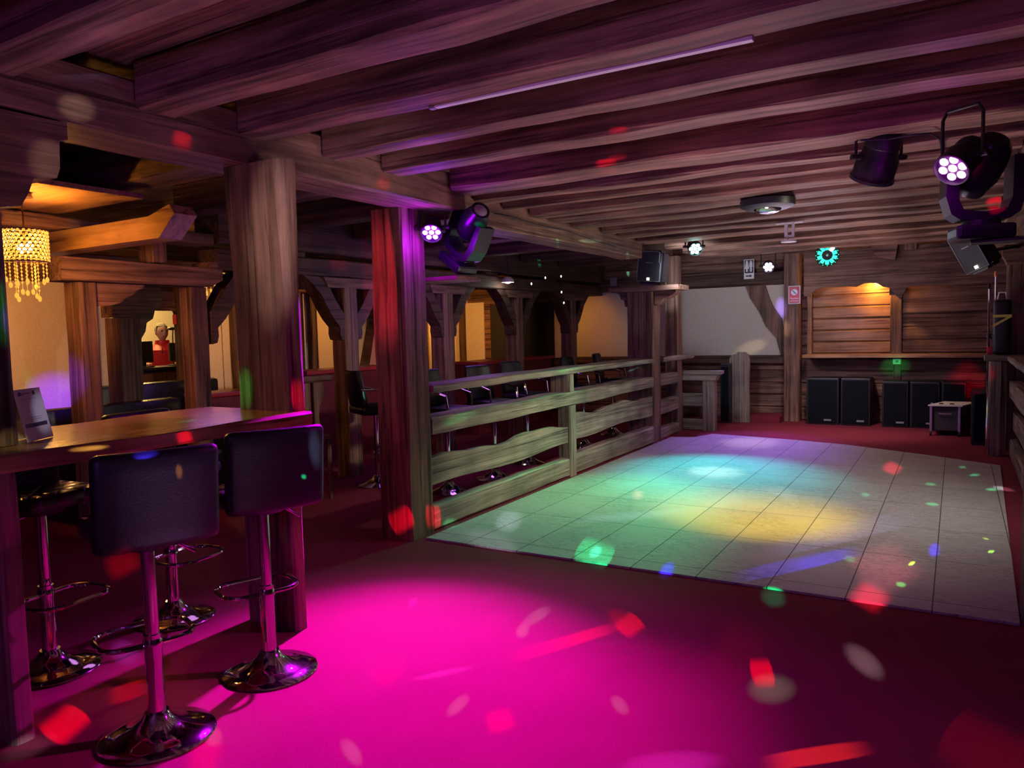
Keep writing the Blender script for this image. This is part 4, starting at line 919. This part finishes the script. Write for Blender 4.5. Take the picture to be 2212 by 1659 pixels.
spot('chandelier_spill', CH1+Vector((0, 0, -.02)), (-3.25, 2.1, 1.1), (1., .45, .10), 4.5, math.radians(28), 1., .1)
spot('par_or_fill_beam', (-1.5, 10.0, 2.4), (-1.4, 11.6, 0), (1., .74, .72), 1.4, math.radians(36), 1., .08)  # added fill for the carpet beyond the dance floor, no fixture
light('POINT', 'par_glow', PL+(PL_T-PL).normalized()*.10, (.34, .0, 1.), 11., shadow_soft_size=.06)
light('POINT', 'par_glow', PR+(PR_T-PR).normalized()*.10, (.7, .0, 1.), 2.5, shadow_soft_size=.06)
# effect light patches, thrown from an added unseen source beside the camera
S0 = Vector((.06, -.1, 2.0))
Fp = lambda u, v: pz(u, v, 0.0)
Dp = lambda u, v: pz(u, v, .014)
Tp = lambda u, v: pz(u, v, 1.116)
RED, GRN, BLU, WHT, VIOL = (1., .0, .04), (.0, 1., .32), (.03, .015, 1.), (.25, 1., .7), (.35, .05, 1.)
for a, c, wd, col, E, *rc_ in (
    ((1264, 1226), (1303, 1166), .085, (0, 1, .32), 4.5, True), ((1277, 1205), (1296, 1180), .04, (.1, 1, .8), 7),
    ((1427, 1225), (1455, 1238), .075, BLU, 7), ((1560, 1255), (1862, 1187), .035, (.06, .04, 1), 1.8, True), ((1690, 1230), (1862, 1187), .028, BLU, 2.6, True),
    ((1630, 1198), (2000, 1108), .055, (.4, .36, 1), 1.0, True), ((1850, 1250), (1965, 1200), .20, (1, .22, .28), 1.6), ((1845, 1268), (1915, 1312), .10, (1, .03, .08), 5),
    ((2005, 1185), (2032, 1191), .065, BLU, 9), ((1914, 1004), (1941, 1018), .07, (1, .03, .08), 7), ((1365, 1066), (1392, 1072), .07, (1, .42, .3), 4),
    ((1080, 1108), (1118, 1145), .13, (.72, .75, 1), 2.2), ((955, 1138), (990, 1126), .05, (.1, 1, .4), 3), ((1225, 1127), (1500, 1102), .05, (.45, .7, 1), 1.3),
    ((1650, 1048), (1720, 1078), .06, (.8, .85, 1), 1.6), ((2142, 1051), (2195, 1060), .025, (.9, .9, 1), 5), ((1000, 1150), (1130, 1190), .10, (.8, .7, 1), .8),
    ((1996, 1045), (2024, 1047), .02, (.1, 1, .4), 4), ((1998, 1087), (2030, 1091), .022, (.1, 1, .4), 5), ((2092, 1027), (2118, 1025), .02, (.1, 1, .4), 4),
    ((2128, 1057), (2158, 1058), .02, (.1, 1, .4), 5), ((1934, 1261), (1958, 1264), .02, (.2, 1, .2), 5), ((2070, 1009), (2088, 1009), .02, (.1, 1, .4), 3), ((1822, 1205), (1850, 1210), .03, (.2, 1, .3), 2),
    ((1858, 1066), (1880, 1071), .03, (.1, 1, .5), 3), ((1962, 1222), (1972, 1212), .008, (.6, 1, .05), 14), ((1967, 1222), (1977, 1212), .008, (.6, 1, .05), 14),
    ((2135, 1195), (2141, 1188), .007, (.4, 1, .1), 14), ((2141, 1195), (2147, 1188), .007, (.4, 1, .1), 14), ((2122, 1162), (2136, 1165), .008, (.6, 1, .1), 10)):
    beam(S0, a, c, wd, col, E*1.9, Dp, rect=rc_[0] if rc_ else None)
for a, c, wd, col, E in (
    ((1652, 1270), (1690, 1312), .07, (.0, 1, .3), 5), ((1122, 1380), (1136, 1345), .035, WHT, 11), ((1128, 1352), (1190, 1310), .04, WHT, 11),
    ((1338, 1330), (1383, 1372), .045, RED, 7), ((1085, 1428), (1350, 1348), .022, RED, 7), ((885, 1469), (1030, 1439), .018, VIOL, 9), ((818, 1430), (858, 1468), .05, RED, 5),
    ((883, 1298), (900, 1304), .05, VIOL, 8), ((965, 1548), (1012, 1500), .03, WHT, 8), ((1322, 1502), (1356, 1545), .03, WHT, 8), ((740, 1595), (780, 1655), .03, WHT, 8),
    ((1072, 1530), (1088, 1585), .05, RED, 7), ((1638, 1418), (1655, 1492), .032, RED, 8), ((1612, 1495), (1720, 1480), .075, (.16, 1, .4), 4), ((1828, 1390), (1908, 1470), .06, (.3, 1, .75), 4.5),
    ((2070, 1590), (2190, 1655), .16, RED, .5), ((1630, 1652), (1890, 1613), .022, (1, .12, .03), 5), ((1330, 1657), (1570, 1640), .05, VIOL, 6), ((108, 1540), (176, 1590), .05, RED, 8),
    ((-10, 1640), (125, 1592), .05, (.55, .7, .75), 1.2), ((248, 1385), (292, 1435), .06, (.25, .1, 1), 6), ((225, 1512), (325, 1478), .03, RED, 3),
    ((395, 1640), (485, 1642), .05, RED, 3), ((1310, 1330), (1352, 1330), .05, RED, 2), ((440, 1600), (480, 1580), .05, (.5, .6, .3), 4), ((664, 1138), (672, 1132), .02, GRN, 20), ((1560, 1400), (1620, 1430), .2, RED, .3)):
    beam(S0, a, c, wd, col, E*(.75 if col == WHT else 2.2), Fp)
beam((0, -.03, 1.5), (252, 1188), (282, 1248), .085, RED, 6, Fp)
pxl = lambda x: (lambda u, v: px(u, v, x))
pyl = lambda y: (lambda u, v: py(u, v, y))
for a, c, wd, col, E, pl in (
    ((527, 790), (530, 890), .05, (.02, 1, .12), 4, pyl(2.735)), ((643, 810), (648, 890), .025, RED, 6, pyl(2.735)), ((600, 300), (585, 720), .15, (1, .80, .80), 2.4, pyl(2.735)),
    ((806, 430), (832, 780), .085, (1, .0, .12), 3.2, pyl(4.24)), ((855, 1095), (880, 1150), .06, RED, 6, pyl(4.24)), ((934, 1085), (937, 1145), .04, RED, 9, pxl(-3.395)),
    ((120, 228), (210, 238), .06, (1, .85, .8), 2., pxl(-3.16)), ((110, 300), (105, 400), .08, (1, .8, .7), 1.3, pxl(-3.16)), ((368, 296), (418, 312), .03, RED, 4, pxl(-3.16)), ((812, 388), (845, 405), .04, RED, 2.5, pxl(-3.16)),
    ((1282, 358), (1338, 354), .025, RED, 7, pyl(4.49)), ((1310, 293), (1360, 290), .03, RED, 3, pyl(3.74)),
    ((128, 800), (122, 930), .34, (.16, .02, 1), 5, pxl(XL+.03)), ((1686, 640), (1690, 690), .10, (.28, .16, 1), 4, pyl(YB-.03)), ((1025, 552), (1052, 559), .035, GRN, 7, pxl(XA+.16)),
    ((1163, 560), (1167, 578), .03, GRN, 9, pxl(XA+.16)), ((1203, 561), (1207, 573), .03, GRN, 9, pxl(XA+.16)), ((1354, 575), (1358, 597), .03, (.2, 1, .7), 8, pyl(YB-.14)), ((1245, 563), (1300, 561), .04, (.4, 1, .8), 3, pxl(XA+.16)),
    ((-4, 580), (6, 730), .06, (0, 1, .12), 3, pyl(1.36)), ((20, 900), (25, 970), .05, (1, .9, .4), 2.5, pyl(1.36)), ((1931, 770), (1936, 815), .22, (.05, 1, .2), 1.3, pyl(12.5)), ((2070, 800), (2120, 845), .25, RED, 1.2, pyl(12.5)),
    ((1203, 801), (1228, 798), .02, GRN, 5, lambda u, v: pz(u, v, 1.12)), ((945, 912), (1035, 885), .04, GRN, 2.5, lambda u, v: pz(u, v, .875)), ((1330, 790), (1395, 778), .03, (.2, 1, .7), 2, lambda u, v: pz(u, v, 1.12)),
    ((372, 914), (430, 907), .012, (.0, 1, .15), 9, Tp), ((165, 946), (268, 938), .008, (.4, .35, 1), 9, Tp), ((145, 968), (235, 957), .010, (1, .85, .3), 6, Tp), ((30, 972), (100, 960), .03, (1, .9, .5), 2.5, Tp), ((380, 954), (420, 946), .025, RED, 6, pxl(-2.86)),
    ((380, 1025), (396, 1025), .028, (1, .35, .06), 40, pxl(-2.40)), ((285, 984), (345, 978), .02, (.08, .04, 1), 45, pxl(-2.40)), ((678, 930), (684, 1020), .03, (.5, .6, 1), 14, pxl(-2.44)),
    ((85, 840), (100, 945), .04, (.75, .7, 1), 1.5, pyl(1.68)), ((783, 840), (788, 862), .008, (.2, 1, .6), 10, pxl(-4.8)), ((1140, 925), (1180, 920), .10, (1, .25, .3), 1.2, pxl(-3.415)), ((1700, 640), (1735, 640), .10, (.5, .3, 1), .8, pyl(12.3)),
    ((728, 545), (735, 590), .06, (1, 0, .1), 1.5, pxl(XA+.14)), ((300, 20), (100, 120), .05, (.3, .35, 1), 1.2, lambda u, v: pz(u, v, ZJ))):
    beam(S0, a, c, wd, col, E, pl)
beam((0, -.03, 1.5), (2135, 450), (2178, 432), .07, RED, 5, pxl(.34))
for a, c, wd, E in (((1585, 764), (1662, 738), .13, .9), ((1688, 700), (1694, 745), .07, 1.3)): beam((-1.6, 10.9, 2.0), a, c, wd, (1, .8, .5), E, pyl(YB-.03))  # warm wedge on the plaster from an added unseen source
beam((-1.05, 12.1, 2.0), (1955, 700), (2015, 752), .14, (1, .5, .12), 1.6, pyl(12.475), rect=True)  # extra beam added to stand in for the hatch lamp's spill
# warm lamps and an added panel fill
light('POINT', 'chandelier_glow', CH1+Vector((0, 0, .09)), (1., .42, .06), 85, shadow_soft_size=.05)
spot('panel_fill', (-6.8, 2.9, 2.0), (XL, 4.2, 1.75), (1., .38, .07), 2.2, math.radians(42), 1., .1)  # unseen warm spot added to brighten the left plaster panel
light('POINT', 'chandelier_glow', Vector(CH2)+Vector((0, 0, .07)), (1., .45, .08), 38, shadow_soft_size=.1)
light('POINT', 'hatch_glow', LH, (1., .44, .07), 26, shadow_soft_size=.03)
light('POINT', 'reception_glow', (-10.0, 6.6, 2.4), (1., .64, .20), 110, shadow_soft_size=.15)
light('POINT', 'reception_glow', (-8.9, 5.4, 2.2), (1., .78, .5), 14, shadow_soft_size=.1)
for p_, q_, E, h_ in (((-7.2, 8.6, 2.05), (XL, 8.4, 1.4), 2.0, 56), ((-7.3, 6.3, 2.05), (XL, 6.6, 1.4), 1.8, 45), ((-7.2, 10.6, 2.05), (XL, 12.2, 1.5), 2.6, 48), ((-6.0, 11.5, 2.0), (-5.7, YB, 1.4), .9, 48)):
    spot('aisle_glow', p_, q_, (1., .40, .07), E, math.radians(h_), 1., .1)
light('POINT', 'dome_glow', t_dome+Vector((0, 0, -.05)), (1., .95, .85), 1.5, shadow_soft_size=.05)
w = bpy.data.worlds.new('world'); SC.world = w; w.use_nodes = True
w.node_tree.nodes['Background'].inputs[0].default_value = (.5, .2, .6, 1); w.node_tree.nodes['Background'].inputs[1].default_value = .0
# dim unseen fill lights, added to lift the dark timber and walls
for p_, c, e in (((-1.0, -2.4, 1.4), (.36, .09, .90), 95), ((-1.4, 7.2, 2.1), (.80, .62, .85), 3), ((-4.6, 7.0, 1.8), (.40, .12, .95), 17), ((-4.5, 3.6, 1.6), (.5, .18, .6), 5), ((-1.6, 10.6, 1.5), (.66, .56, .85), 22)):
    light('POINT', 'fill_light', p_, c, e, shadow_soft_size=.3)
# unseen upward fill spots, added to brighten the joists
for p_, c, E in (((-1.6, 1.6, .5), (.80, .40, .95), .9), ((-1.3, 5.0, .4), (.92, .60, .86), 2.8), ((-1.5, 9.4, .4), (1., .72, .78), 2.8)):
    spot('joist_fill', p_, (p_[0], p_[1], ZJ), c, E, math.radians(74), 1., .4)
